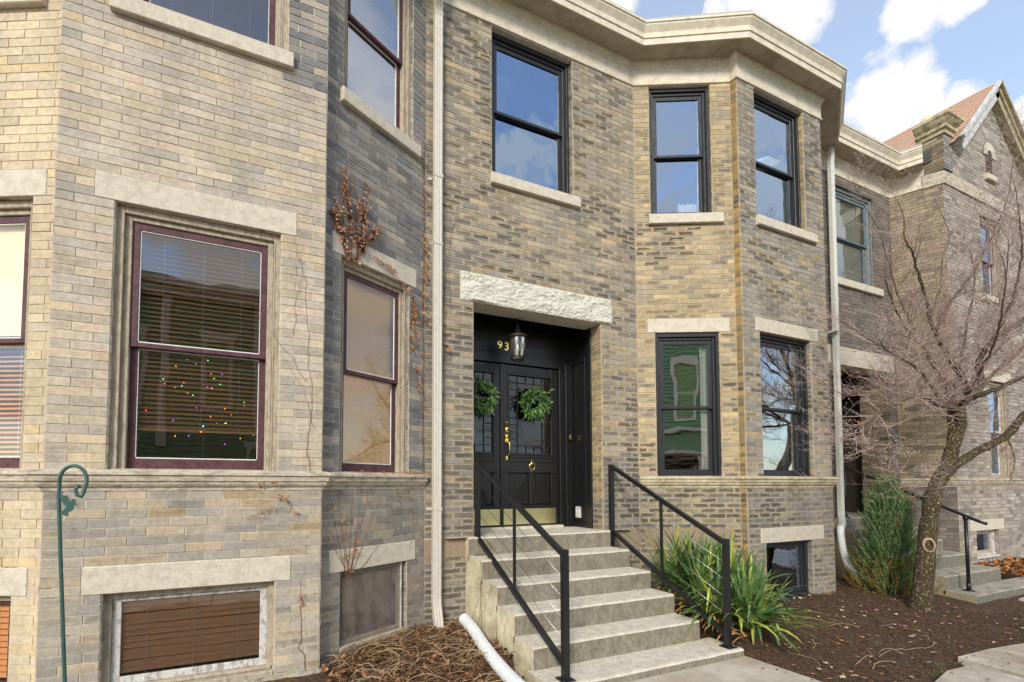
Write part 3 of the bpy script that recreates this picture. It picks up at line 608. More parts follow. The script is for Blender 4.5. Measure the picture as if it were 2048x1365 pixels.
# ---- entry: black panelled porch recess with double doors
DY = 5.65; PX0, PX1 = 2.02, 4.173
FD = Frame(0, DY, 10, DY)
b = MB()
b.box(FD, PX0, PX1-.001, 3.26, 3.86, -.05, 0); b.box(FD, PX0, PX1-.001, 3.235, 3.36, 0, .03, 0, .004); b.box(FD, PX0, PX1-.001, 3.62, 3.635, 0, .012, 0, .003); b.box(FD, PX0, PX1-.001, 3.5, 3.504, 0, .006)
b.box(FD, 3.955, 4.04, 1.09, 3.235, -.05, .035, 0, .006); b.box(FD, 4.041, 4.165, 1.10, 3.30, -.05, .05, 0, .005); b.box(FD, 4.0405, 4.06, 1.12, 3.235, .05, .066, 0, .004)
b.box(FD, PX0, 2.165, 1.09, 3.235, -.05, .035, 0, .006)
b.box(FD, 4.03, 4.172, 1.07, 1.115, .0, .075, 0, .005)
FS = Frame(PX1, DY, PX1, 5.2)       # right lining, faces the door
b.box(FS, 0, .45, 1.068, 3.86, -.02, .0); b.box(FS, .33, .45, 1.12, 3.84, 0, .018, 0, .004); b.box(FS, .0, .45, 1.07, 1.12, 0, .025, 0, .004); b.box(FS, .315, .325, 1.13, 3.3, 0, .012, 0, .003); b.box(FS, 0, .33, 3.30, 3.34, 0, .02, 0, .004)
FS2 = Frame(PX0, 5.2, PX0, DY); b.box(FS2, 0, .45, 1.068, 3.86, -.02, 0)
b.add([(PX0, 5.0, 3.85), (PX1, 5.0, 3.85), (PX1, DY, 3.85), (PX0, DY, 3.85)], [(0, 1, 2, 3)])
b.add([(PX0, 5.2, 1.06), (2.353, 5.2, 1.06), (2.353, 5.2, 3.85), (PX0, 5.2, 3.85)], [(0, 1, 2, 3)])
b.add([(PX0, 5.19, 3.72), (PX1+.001, 5.19, 3.72), (PX1+.001, 5.19, 3.86), (PX0, 5.19, 3.86)], [(0, 1, 2, 3)])
for z in [1.2+.36*i for i in range(7)]:
    for x, dd in ((4.085, .05), (4.13, .05), (4.0, .035), (3.975, .035)): b.lathe((x, DY-dd, z), [(.007, -.0), (.006, -.004), (0, -.006)], 7, axis='y')
    for y in (5.24, 5.29): b.lathe((PX1-.018, y, z), [(.007, 0), (.006, -.004), (0, -.006)], 7, axis='x')
for x in (2.6, 2.85, 3.1, 3.35, 3.7): 
    for z in (3.28, 3.315): b.lathe((x, DY-.03, z), [(.007, 0), (.006, -.004), (0, -.006)], 7, axis='y')
b.build('porch_lining', mDoor, H_M)
b = MB(); b.wbox((2.9-.75, 5.58, 1.066), (3.98, 5.66, 1.095), 0, .004); b.build('threshold', mConc, H_M)
def door_leaf(x0, x1, mirror, lb):
    b = MB(); s = 1; D = -.02; z0, z1 = 1.10, 3.225
    def X(a): return x0+a if not mirror else x1-a     # a measured from the meeting stile
    def bx(a0, a1, za, zb, d0, d1, ch=.004, m=0, mb=None):
        p, q = sorted((X(a0), X(a1))); (mb or b).box(FD, p, q, za, zb, d0, d1, m, ch)
    Wd = x1-x0; g0, g1 = .118, Wd-.125; gz0, gz1 = 2.06, 3.09
    bx(0, g0, z0, z1, -.05, 0); bx(g1, Wd, z0, z1, -.05, 0); bx(g0-.001, g1+.001, gz1, z1-.0005, -.05, -.001); bx(g0-.001, g1+.001, 1.83, gz0, -.05, -.001); bx(g0-.001, g1+.001, z0+.0005, 1.37, -.05, -.001); bx(Wd/2-.03, Wd/2+.03, 1.37, 1.83, -.05, -.002)
    bx(g0, g1, 1.37, 1.83, -.045, -.03)
    # mouldings
    for (a0, a1, za, zb) in ((g0-.03, g0, gz0-.03, gz1+.03), (g1, g1+.03, gz0-.03, gz1+.03), (g0, g1, gz1, gz1+.03), (g0, g1, gz0-.03, gz0), (g0-.04, g1+.04, 1.80, 1.835), (g0-.02, g1+.02, 1.935, 1.945), (g0-.02, g1+.02, 1.995, 2.003), (g0-.02, g1+.02, 1.34, 1.36)):
        bx(a0, a1, za, zb, -.002, .014)
    for (a, z) in ((g0-.015, gz0-.015), (g1+.015, gz0-.015), (g0-.015, gz1+.015), (g1+.015, gz1+.015), (g0-.03, 1.817), (g1+.03, 1.817), (Wd/2, 1.817)): bx(a-.022, a+.022, z-.022, z+.022, -.002, .022, .006)
    # raised diagonal panels
    for (a0, a1) in ((g0+.012, Wd/2-.042), (Wd/2+.042, g1-.012)):
        p, q = sorted((X(a0), X(a1))); za, zb = 1.385, 1.79
        b.box(FD, p, q, za, zb, -.03, -.016, 0, .006)
        e = .03; A, B, Cc, Dd = [FD(u, z, -.016) for u, z in ((p+e, za+e), (q-e, za+e), (q-e, zb-e), (p+e, zb-e))]
        lr = (p+q)/2 > (x0+x1)/2
        m1 = FD((p+q)/2, (za+zb)/2, .006)
        if not lr: b.poly([A, B, Cc]); b.poly([A, FD(q-e, zb-e, .0035), Dd]) ; b.poly([A, B, FD(q-e, zb-e, .0035)]); b.poly([B, Cc, FD(q-e, zb-e, .0035)]); b.poly([Cc, Dd, FD(q-e, zb-e, .0035)])
        else: b.poly([B, Dd, A]); b.poly([B, Cc, FD(p+e, zb-e, .0035)]); b.poly([A, B, FD(p+e, zb-e, .0035)]); b.poly([Cc, Dd, FD(p+e, zb-e, .0035)]); b.poly([Dd, A, FD(p+e, zb-e, .0035)])
    d = b.build('door', mDoor, H_M, lb)
    mu = MB(); n = 5; cw = (g1-g0)/n; nr = 11; rh = (gz1-gz0)/nr; t = .005
    for k in (1, 4): bx(g0+k*cw-t, g0+k*cw+t, gz0, gz1, -.035, -.006, .002, 0, mu)
    for k in (2, 3):
        bx(g0+k*cw-t, g0+k*cw+t, gz0, gz0+rh, -.035, -.006, .002, 0, mu); bx(g0+k*cw-t, g0+k*cw+t, gz1-rh, gz1, -.035, -.006, .002, 0, mu)
    for k in (1, nr-1): bx(g0, g1, gz0+k*rh-t, gz0+k*rh+t, -.034, -.007, .002, 0, mu)
    for k in range(2, nr-1):
        bx(g0, g0+cw, gz0+k*rh-t, gz0+k*rh+t, -.034, -.007, .002, 0, mu); bx(g1-cw, g1, gz0+k*rh-t, gz0+k*rh+t, -.034, -.007, .002, 0, mu)
    mu.build('muntins', mDoor, d)
    g = MB(); p, q = sorted((X(g0), X(g1))); g.quad(FD(p, gz0, -.02), FD(q, gz0, -.02), FD(q, gz1, -.02), FD(p, gz1, -.02)); g.build('door_glass', mGlassD, d)
    k_ = MB(); bx(.02, Wd-.05, 1.12, 1.325, .001, .004, .001, 0, k_); k_.build('kick_plate', mBrassK, d)
    return d
dR = door_leaf(3.067, 3.953, False, 'right leaf of the double door with brass lock, handle and knocker'); dLf = door_leaf(2.167, 3.057, True, 'left leaf of the double door, half hidden by the brick pier')
b = MB(); b.box(FD, 3.04, 3.082, 1.10, 3.225, .001, .022, 0, .004); b.build('meeting_strip', mDoor, dR)
b = MB(); b.box(FD, 3.098, 3.162, 2.325, 2.47, .0, .022, 0, .01); b.box(FD, 3.108, 3.152, 2.39, 2.455, .022, .026, 1, .006); b.lathe((3.13, DY-.022, 2.352), [(.018, 0), (.018, -.014), (.0, -.016)], 14, axis='y'); b.build('door_lock', [mBrass, mBlackM], dR)
b = MB(); b.box(FD, 3.098, 3.162, 2.195, 2.305, 0, .02, 0, .012); b.lathe((3.13, DY-.02, 2.262), [(.02, 0), (.02, -.016), (0, -.018)], 14, axis='y')
b.tube([(3.135, DY-.02, 2.215), (3.145, DY-.05, 2.2), (3.15, DY-.06, 2.15), (3.148, DY-.058, 2.08), (3.14, DY-.05, 2.03), (3.132, DY-.02, 2.015)], [.008, .011, .012, .011, .009, .007], 10)
b.box(FD, 3.11, 3.152, 1.965, 2.035, 0, .02, 0, .012); b.build('door_handle', mBrass, dR)
b = MB(); cx, cz = 3.51, 1.893
b.tube([(cx+.038*math.sin(a), DY-.03-.012*math.cos(a/2), cz-.01+.05*math.cos(a)) for a in [k*2*math.pi/20 for k in range(21)]], .006, 8); b.lathe((cx, DY-.0, cz+.025), [(.028, 0), (.026, -.018), (.012, -.034), (0, -.036)], 14, axis='y')
b.tube([(cx, DY-.014, cz+.09), (cx, DY-.016, cz+.05)], [.003, .007], 8); b.tube([(cx, DY-.014, cz-.06), (cx, DY-.016, cz-.1)], [.010, .004], 8); b.build('door_knocker', mBrass, dR)
# interiors (dark rooms behind the panes) -- one closed shell per house
def rooms(house, x0, x1, y0, levels, mat=None):
    b = MB(); y1 = 8.4
    b.quad((x0, y1, 0), (x1, y1, 0), (x1, y1, 7.4), (x0, y1, 7.4))
    for x in (x0, x1): b.quad((x, YD+.02, 0), (x, y1, 0), (x, y1, 7.4), (x, YD+.02, 7.4))
    for z in levels: b.wbox((x0+.01, y0, z), (x1-.01, y1-.01, z+.25))
    b.build('interior', mat or mRoom, house)
mRoomL = M('lit_interior_plaster', S(214, 180, 132), .95, var=.1, bump=0)  # warm light put into the wall colour to brighten the blinds
rooms(H_L, XA-W_+.2, XC-.02, YD+.05, (-.1, 1.15, 4.3, 7.12), mRoomL)
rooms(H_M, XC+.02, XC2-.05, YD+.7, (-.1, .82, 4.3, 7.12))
def bayroom(house, xa, xb, levels):
    for z in levels:
        b = MB()
        p = [(xa+.2, YD+.05), (xa+W_+.05, YL+.2), (xb-W_-.05, YL+.2), (xb-.2, YD+.05)]
        lo = [(x, y, z) for x, y in p]; hi = [(x, y, z+.2) for x, y in p]; b.add(lo+hi, [(0, 1, 2, 3), (7, 6, 5, 4), (0, 4, 5, 1), (1, 5, 6, 2), (2, 6, 7, 3), (3, 7, 4, 0)])
        b.build('bay_floor', mRoom, house)
bayroom(H_L, XA-W_, XC, (1.2, 4.3, 7.0)); bayroom(H_M, XD, XC2, (1.2, 4.3, 7.0))

# ---- right house (recessed entry wall behind the tree)
BR = Bricks()
eo = (9.15-XC2, 10.93-XC2, .98, 3.72); el = (8.99-XC2, 11.08-XC2, 3.72, 4.04); eu = (9.25-XC2, 10.62-XC2, ZST-.03, ZF-.15)
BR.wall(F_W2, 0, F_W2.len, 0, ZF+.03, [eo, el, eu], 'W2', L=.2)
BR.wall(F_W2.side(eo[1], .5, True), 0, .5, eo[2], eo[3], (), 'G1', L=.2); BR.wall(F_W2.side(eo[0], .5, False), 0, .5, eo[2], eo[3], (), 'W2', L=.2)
BR.reveals(F_W2, eu, .14, 'W2', L=.14)
BR.build(H_R, mMortarD)
b = MB(); b.box(F_W2, el[0], el[1], el[2], el[3], -.3, .012, 0, .004); b.build('lintel', mStone, H_R)
wv = window(H_R, F_W2, *eu, (M('grey_green_frame', S(120, 130, 130), .6), M('blue_grey_frame', S(96, 112, 122), .6)), 'R', glass_mat('shaded_glass', .15, (1, 1, 1, 1), .006), sill=(eu[0]-.1, eu[1]+.13, ZSB-.03, ZST-.03), rec=.04, side=.05, label='upper window with a pale drawn shade behind the bare twigs')
b = MB(); b.box(F_W2, eu[0]+.1, eu[1]-.1, ZST, ZF-.25, -.17, -.165); b.build('window_shade', mShadeG, wv)
eaves(H_R, [(XC2, YD), (XD2, YD), (XD2+.19, YD-.47)], [(XC2, YD), (XD2-.08, YD), (XD2+.12, YD-.49)])
b = MB(); mWood = M('brown_stained_wood', S(70, 44, 30), .6, var=.2, vs=10); mWood.name
FE = Frame(0, 5.9, 10, 5.9)
b.box(FE, 8.9, 11.2, 3.1, 3.9, -.05, 0); b.box(FE, 9.9, 10.0, 1.0, 3.1, -.05, .03, 0, .01); b.box(FE, 10.75, 11.0, 1.0, 3.1, -.05, .03, 0, .01); b.box(FE, 8.9, 9.2, 1.0, 3.1, -.05, .03, 0, .01)
b.add([(8.9, 5.0, 3.83), (11.1, 5.0, 3.83), (11.1, 5.9, 3.83), (8.9, 5.9, 3.83)], [(0, 1, 2, 3)])
b.build('porch_lining', mWood, H_R)
b = MB(); b.box(FE, 10.0, 10.75, 1.0, 3.1, -.05, .0, 0, .01); b.box(FE, 10.1, 10.65, 1.2, 1.8, 0, .015, 0, .01)
dd_ = b.build('door', mWood, H_R)
b = MB(); b.box(FE, 9.2, 9.9, 1.0, 1.5, -.05, .0, 0, .01)
b.box(FE, 9.2, 9.26, 1.5, 3.1, -.05, .0, 0, .005); b.box(FE, 9.84, 9.9, 1.5, 3.1, -.05, .0, 0, .005)
sl_ = b.build('sidelight', M('porch_cream_frame', S(170, 165, 150), .6), H_R); b = MB(); b.quad(FE(9.26, 1.5, -.02), FE(9.84, 1.5, -.02), FE(9.84, 3.1, -.02), FE(9.26, 3.1, -.02)); b.build('pane', mGlass, sl_)
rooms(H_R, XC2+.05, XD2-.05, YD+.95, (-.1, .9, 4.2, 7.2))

# ---- gabled house
BG = Bricks()
gw = 4.3; gap = 2.0; zE = 7.42
g_o = (1.36, 2.22, ZST-.02, 6.86); g_s = (0, gw, 7.10, 7.34); g_l = (1.36, 2.2, ZWT, 3.62); g_ll = (1.22, 2.34, 3.62, 3.82); g_b = (.62, 1.5, .30, .80); g_bl = (.40, 1.72, .80, 1.0)
BG.wall(F_G2, 0, gw, 0, zE, [g_o, g_s, g_l, g_ll, g_b, g_bl, (0, gw, 1.60, ZWT)], 'G2', L=.2)
for h in (g_o, g_l, g_b): BG.reveals(F_G2, h, .14, 'G2', L=.14)
apex = 9.48
def ur(z): t = (z-zE)/(apex-zE); return (gap-(gap-.0)*(1-t), gap+(gw-gap)*(1-t))
BG.wall(F_G2, 0, gw, zE, apex-.05, [(1.74, 1.98, 7.72, 8.25)], 'G2', urange=ur, L=.2)
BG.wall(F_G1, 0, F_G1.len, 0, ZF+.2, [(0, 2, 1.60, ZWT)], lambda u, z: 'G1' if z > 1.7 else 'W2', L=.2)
GS = Frame(XG, YD+.3, XG, YL)      # west flank above the eaves
GS = Frame(XG-.04, YL+.34, XG-.04, YL-.05); BG.wall(GS, 0, GS.len, ZF+.24, 8.05, [], 'G1', L=.2)
BG.mo.wbox((XG-.039, YL-.049, ZF+.24), (XG+.26, YL+.34, 8.05))
GS2 = Frame(XG-.04, YL-.05, XG+.26, YL-.05); BG.wall(GS2, 0, .30, ZF+.24, 8.05, [], 'L3', L=.2, mortar=False)
BG.wall(Frame(XG+.26, YL-.05, XG+.26, YL), 0, .05, ZF+.24, 8.05, [], 'G2', L=.2)
BG.build(H_G, mMortarD)
for h in (g_ll, g_bl): lintel(H_G, F_G2, h)
b = MB(); b.sweep([(XD2+.18, YD-.44), (XG, YL), (XG+gw, YL)], [(0, 7.10), (.03, 7.10), (.034, 7.33), (0, 7.34)]); b.build('string_course', mStoneD, H_G)
b = MB(); b.sweep([(XD2, YD), (XG, YL), (XG+gw, YL)], wtp); b.build('belt_course', mStoneD, H_G)
capp = [(0, 8.0), (.03, 8.0), (.035, 8.06), (.07, 8.08), (.07, 8.13), (.045, 8.15), (.09, 8.2), (.12, 8.25), (.14, 8.27), (.14, 8.32), (-.1, 8.36)]
b = MB(); b.sweep([(XG-.04, YL+.34), (XG-.04, YL-.05), (XG+.26, YL-.05), (XG+.26, YL+.12)], capp); b.wbox((XG-.04, YL-.04, 8.0), (XG+.26, YL+.34, 8.34)); b.build('pier_cap', M('pier_cap_stone', S(186, 174, 138), .9, var=.25, vs=7, col2=S(130, 118, 92)), H_G)
b = MB(); b.lathe((XG+.16, YL+.25, 8.34), [(.11, 0), (.12, .05), (.09, .1), (.1, .16), (.06, .22), (0, .26)], 12); b.build('finial', M('pale_terracotta', S(222, 196, 160), .8, var=.2), H_G)
b = MB(); b.box(GS, .0, .22, 7.58, 7.82, .012, .03); b.build('side_flashing', mTarp, H_G)
b = MB(); b.quad((XG-.02, YL+.3, 6.9), (XG-.02, YD+.4, 6.9), (XG-.02, YD+.4, 7.95), (XG-.02, YL+.3, 7.95)); b.build('side_wall', mTarp, H_G)
AX = XG+gap
def rake(m, xs, zs, xe, ze, wd, y0, y1, th):
    b = MB(); t = Vector((xe-xs, 0, ze-zs)).normalized(); n = Vector((-t.z, 0, t.x))*(1 if t.x > 0 else -1)
    a = Vector((xs, 0, zs)); e = Vector((xe, 0, ze))
    for (o0, o1, ya, yb) in ((-wd, 0, y0+.03, y1), (-wd*.45, .0, y0+.0, y0+.03), (-.03, .03, y0-.05, y1)):
        p = [a+n*o0, e+n*o0, e+n*o1, a+n*o1]
        b.add([(q.x, ya, q.z) for q in p]+[(q.x, yb, q.z) for q in p], [(0, 1, 2, 3), (7, 6, 5, 4), (0, 4, 5, 1), (1, 5, 6, 2), (2, 6, 7, 3), (3, 7, 4, 0)])
    return b
rake(None, XG+.34, 7.98, AX, apex+.12, .24, YL-.16, YL+.05, 0).build('bargeboard', M('weathered_white_board', S(204, 204, 202), .8, var=.2, vs=14, col2=S(170, 166, 160)), H_G)
rake(None, XG+gw+.15, 7.5, AX, apex+.12, .24, YL-.16, YL+.05, 0).build('bargeboard', M('weathered_tan_board', S(176, 166, 134), .8, var=.2, vs=14, col2=S(140, 128, 100)), H_G)
# roof slopes as overlapping courses
b = MB(); sl = Vector((XG+.25-AX, 0, 7.92-(apex+.13))).normalized(); up = Vector((sl.z, 0, -sl.x)); up = up if up.z > 0 else -up
Ls = 3.9; nc = 26; a0 = Vector((AX, 0, apex+.15))
for k in range(nc):
    p = a0+sl*(Ls*k/nc); q = a0+sl*(Ls*(k+1.25)/nc); y0 = YL-.14 if (p.x > XG+.22) else YD+.25
    b.add([tuple(p+up*.004+Vector((0, y, 0))) for y in (y0, 9.5)]+[tuple(q+up*.022+Vector((0, y, 0))) for y in (y0, 9.5)]+[tuple(q+up*.010+Vector((0, y, 0))) for y in (y0, 9.5)], [(0, 1, 3, 2), (2, 3, 5, 4)])
sr = Vector((XG+gw+.2-AX, 0, 7.5-(apex+.13))).normalized()
b.add([(AX, YL-.14, apex+.15), (AX, 9.5, apex+.15), (AX+sr.x*3.2, 9.5, apex+.15+sr.z*3.2), (AX+sr.x*3.2, YL-.14, apex+.15+sr.z*3.2)], [(0, 1, 2, 3)])
b.build('roof', mRoofT, H_G)
wv = window(H_G, F_G2, *g_o, LM, 'L', mGlass, sill=(g_o[0]-.1, g_o[1]+.1, ZSB, ZST-.02), rec=.04)
wv = window(H_G, F_G2, *g_l, (mBeigeW, mBeigeW), 'L', mGlass, rec=.04)
curtain(F_G2, g_l[0]+.1, g_l[1]-.1, 2.3, 3.6, -.2, wv)
hopper(H_G, F_G2, g_b, (mWhiteW, mBeigeW), mGlass)
# small arched attic opening, its inner shade put in as a flat dark face
b = MB(); cxg, zc_, rr_ = 1.86, 8.12, .12
P = F_G2
arc = [(cxg+rr_*math.cos(a), zc_+rr_*math.sin(a)) for a in [math.pi*k/10 for k in range(11)]]
shape = [(cxg+rr_, 7.74)]+arc+[(cxg-rr_, 7.74)]
b.poly([P(u, z, .012) for u, z in shape], 0)
ring = [(cxg+(rr_+.16)*math.cos(a), zc_+(rr_+.16)*math.sin(a)) for a in [math.pi*k/10 for k in range(11)]]
for i in range(10): b.quad(P(*arc[i], .03), P(*ring[i], .03), P(*ring[i+1], .03), P(*arc[i+1], .03), 1)
for i in range(10): b.quad(P(*arc[i], .012), P(*arc[i], .03), P(*arc[i+1], .03), P(*arc[i+1], .012), 1)
b.box(P, cxg-.2, cxg+.22, 7.62, 7.73, 0, .06, 1, .004)
b.build('attic_opening', [mRoom, mStone], H_G)
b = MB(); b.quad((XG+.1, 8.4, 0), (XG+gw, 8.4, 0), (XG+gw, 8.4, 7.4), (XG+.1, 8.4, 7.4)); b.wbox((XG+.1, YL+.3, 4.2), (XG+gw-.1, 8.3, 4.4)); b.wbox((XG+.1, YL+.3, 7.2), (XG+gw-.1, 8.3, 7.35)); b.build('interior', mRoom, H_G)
b = MB(); b.quad((XG+gw, YL, 0), (XG+gw, 9, 0), (XG+gw, 9, 7.4), (XG+gw, YL, 7.4)); b.build('side_wall', mMortarD, H_G)
# ------------------------------------------------------------------ ground
def sm(t): t = max(0, min(1, t)); return t*t*(3-2*t)
def gz(x, y):
    """height of the planted ground"""
    k = .0
    if x < 2.25: k = .02+.13*sm((y-3.0)/1.7)
    else: k = .015+.12*sm((y-2.5)/1.6)
    if y < 2.3: k = .0
    if 1.95 < x < 4.38 and y < 3.9: return -.06
    if (x > 6.05 and y < 2.30) or (4.9 < x <= 6.05 and y < 2.05): return -.05
    if x > 9.95 and y < 3.1: return -.03
    return k-.02+.018*noise.noise(Vector((x*2.3, y*2.3, 1)))+.008*noise.noise(Vector((x*9, y*9, 4)))
g = MB(); V = []; xs = [-300, -60, -20, -8]+[-6+.06*i for i in range(0, 320)]+[14, 20, 60, 300]; ys = [-300, -60, -25]+[-9, -4, -1, 0.5]+[1.2+.06*i for i in range(0, 80)]+[7, 12, 60, 300]
for y in ys:
    for x in xs: V.append((x, y, gz(x, y)-.012))
nx = len(xs); g.add(V, [(j*nx+i, j*nx+i+1, (j+1)*nx+i+1, (j+1)*nx+i) for j in range(len(ys)-1) for i in range(nx-1)], 0, True)
tag(g.build('ground', mSoil), kind='structure')
def slab(b, pts, z0, z1, m=0):
    n = len(pts); c = Vector((sum(p[0] for p in pts)/n, sum(p[1] for p in pts)/n)); ins = [(p[0]+(c.x-p[0])*.008, p[1]+(c.y-p[1])*.008) for p in pts]
    lo = [(x, y, z0) for x, y in pts]; mi = [(x, y, z1-.006) for x, y in pts]; hi = [(x, y, z1) for x, y in ins]
    b.add(lo+mi+hi, [tuple(range(2*n, 3*n))]+[(i, (i+1) % n, n+(i+1) % n, n+i) for i in range(n)]+[(n+i, n+(i+1) % n, 2*n+(i+1) % n, 2*n+i) for i in range(n)], m)
b = MB()
slab(b, [(1.9, 1.2), (4.42, 1.2), (4.40, 3.30), (1.95, 3.30)], -.1, .012)
tag(b.build('front_path', mPave), kind='structure')
b = MB()
slab(b, [(5.98, .9), (7.6, .9), (7.6, 2.22), (7.2, 2.28), (6.7, 2.34), (6.14, 2.36)], -.1, .03)
slab(b, [(4.46, .6), (5.93, .6), (6.02, 2.22), (5.62, 2.24), (5.2, 2.16), (4.9, 1.75), (4.7, 1.5)], -.1, .022)
for i in range(6): slab(b, [(7.63+i*1.6, .9), (9.2+i*1.6, .9), (9.2+i*1.6, 2.25), (7.63+i*1.6, 2.25)], -.1, .03)
for i in range(8): slab(b, [(4.43-(i+1)*1.6, -.4), (4.43-i*1.6-.02, -.4), (4.43-i*1.6-.02, 1.17), (4.43-(i+1)*1.6, 1.17)], -.1, .02)
slab(b, [(9.9, 2.3), (13.4, 2.3), (13.4, 3.2), (9.9, 3.12)], -.1, .05)
tag(b.build('pavement', mPave), kind='structure')
b = MB(); b.wbox((-60, -7.5, -.2), (80, -1.5, .006)); tag(b.build('road', M('asphalt', (.06, .06, .06, 1), .95)), kind='structure')
# loose litter
def gzt(x, y): return max(gz(x, y), .014 if 1.95 < x < 4.42 and y < 3.3 else .032 if x > 4.46 and y < 2.3 else -1)
def flakes(n, area, size, zf, mats, name, label, seed, lift=.004, curl=.3, dens=None, elong=(.4, .9)):
    r = random.Random(seed); b = MB()
    for _ in range(n):
        for _t in range(20):
            x, y = r.uniform(area[0], area[1]), r.uniform(area[2], area[3])
            if dens is None or r.random() < dens(x, y): break
        s = r.uniform(*size); a = r.uniform(0, 6.28); e = r.uniform(*elong); tx, ty = r.uniform(-curl, curl), r.uniform(-curl, curl)
        c, sn = math.cos(a), math.sin(a); z = zf(x, y)+lift*r.uniform(.3, 1.6)
        pts = []
        for (px, py, pz) in ((-1, 0, .25), (-.3, e, 0), (.5, e*.8, 0), (1, 0, .25), (.4, -e, 0), (-.4, -e*.8, 0)):
            px *= s*.5; py *= s*.5; X = px*c-py*sn; Y = px*sn+py*c; pts.append((x+X, y+Y, z+pz*s*.5*r.uniform(.2, 1)+X*tx+Y*ty+s*.12))
        b.add(pts, [(0, 1, 2, 3), (0, 3, 4, 5)], r.randrange(len(mats)))
    o = b.build(name, mats); tag(o, label, 'ground litter', kind='stuff'); return o
def inbed(x, y):
    if 2.2 < x < 4.42 and y < 5: return .05 if x > 4.3 and y < 3.2 else 0
    if 8.6 < x < 12.6 and y > 2.95: return 0
    if x > 4.46 and y < 2.3 and not (4.42 < x < 4.9 and y > 1.6): return 0.05
    if XC < x < XD and y > 4.95: return 0
    return 1
flakes(16000, (4.25, 10.2, 1.3, 4.9), (.008, .030), gzt, [mChip, mSoil, mChip, mStraw2], 'mulch_chips', 'fine dark mulch chips covering the planting bed', 3, dens=inbed, elong=(.2, .7))
flakes(420, (4.4, 9.5, 1.4, 4.6), (.02, .055), gzt, [mLeafD, mLeafP, mStraw, mLeafD], 'fallen_leaves', 'scattered dry leaves and wood scraps on the mulch bed', 5, dens=inbed)
flakes(2600, (.6, 2.3, 3.0, 4.98), (.02, .06), gz, [mLeafD, mStraw2, mSoil, mStraw2, mLeafD, mStraw2], 'leaf_litter', 'thick brown leaf litter between the left house and the steps', 8, dens=lambda x, y: 1, lift=.03, curl=.7)
flakes(900, (11.3, 13.6, 3.45, 4.25), (.04, .09), lambda x, y: .15, [mLeafD, mLeafO, mStraw2], 'leaf_pile', 'heap of orange brown leaves beside the far steps', 9, lift=.06, curl=.9)
flakes(9, (2.6, 4.4, 2.6, 3.2), (.02, .06), lambda x, y: .012, [mLeafD, mLeafP], 'path_leaves', 'a few small dry leaves on the concrete path', 19)
# dry stalks in the left bed
def stalks(n, seed, name, label, area, mats, L=(.15, .45), rad=(.0012, .003)):
    r = random.Random(seed); b = MB()
    for _ in range(n):
        x, y = r.uniform(area[0], area[1]), r.uniform(area[2], area[3]); a = r.gauss(.5, .9); l = r.uniform(*L); z = gz(x, y)+.01; tilt = r.uniform(-.1, .35); pts = []
        bend = r.uniform(-.9, .9)
        for k in range(5):
            t = k/4; aa = a+bend*t; pts.append((x+math.cos(aa)*l*t, y+math.sin(aa)*l*t*.8, z+math.sin(t*math.pi)*tilt*l*.6+.012*r.random()+.012))
        rr = r.uniform(*rad); pts = [p for p in pts if p[0] < 2.2 or area[0] > 4]
        if len(pts) > 2: b.tube(pts, [rr]*(len(pts)-1)+[rr*.4], 3, r.randrange(len(mats)), cap=False)
    tag(b.build(name, mats), label, 'dry stalks', kind='stuff')
stalks(1500, 2, 'dry_stalks', 'tangle of dead straw-coloured stalks by the left downspout', (.7, 2.15, 3.1, 4.95), [mStraw, mStraw2, mStraw2, mStraw, mVine, mStraw2])
stalks(40, 4, 'twig_scraps', 'thin pale twigs lying on the mulch bed', (4.7, 6.8, 2.5, 3.6), [mStraw, mVine], (.15, .5), (.0015, .003))
# green sprigs
b = MB(); r = random.Random(4)
for (x, y) in ((5.9, 2.9), (8.5, 2.95), (8.9, 2.75), (5.7, 2.35), (5.75, 2.3), (5.6, 2.28), (5.5, 2.27), (7.7, 2.3), (7.75, 2.31)):
    for _ in range(26):
        a = r.uniform(0, 6.28); l = r.uniform(.03, .09); dx, dy = math.cos(a)*l*.6, math.sin(a)*l*.6; px, py = x+r.gauss(0, .03), y+r.gauss(0, .02); z = gz(px, py)
        b.add([(px-.002, py, z), (px+.003, py+.001, z), (px+dx, py+dy, z+l)], [(0, 1, 2)])
tag(b.build('grass_sprigs', mYuc), 'small green grass sprigs at the edges of the bed', 'grass', kind='stuff')

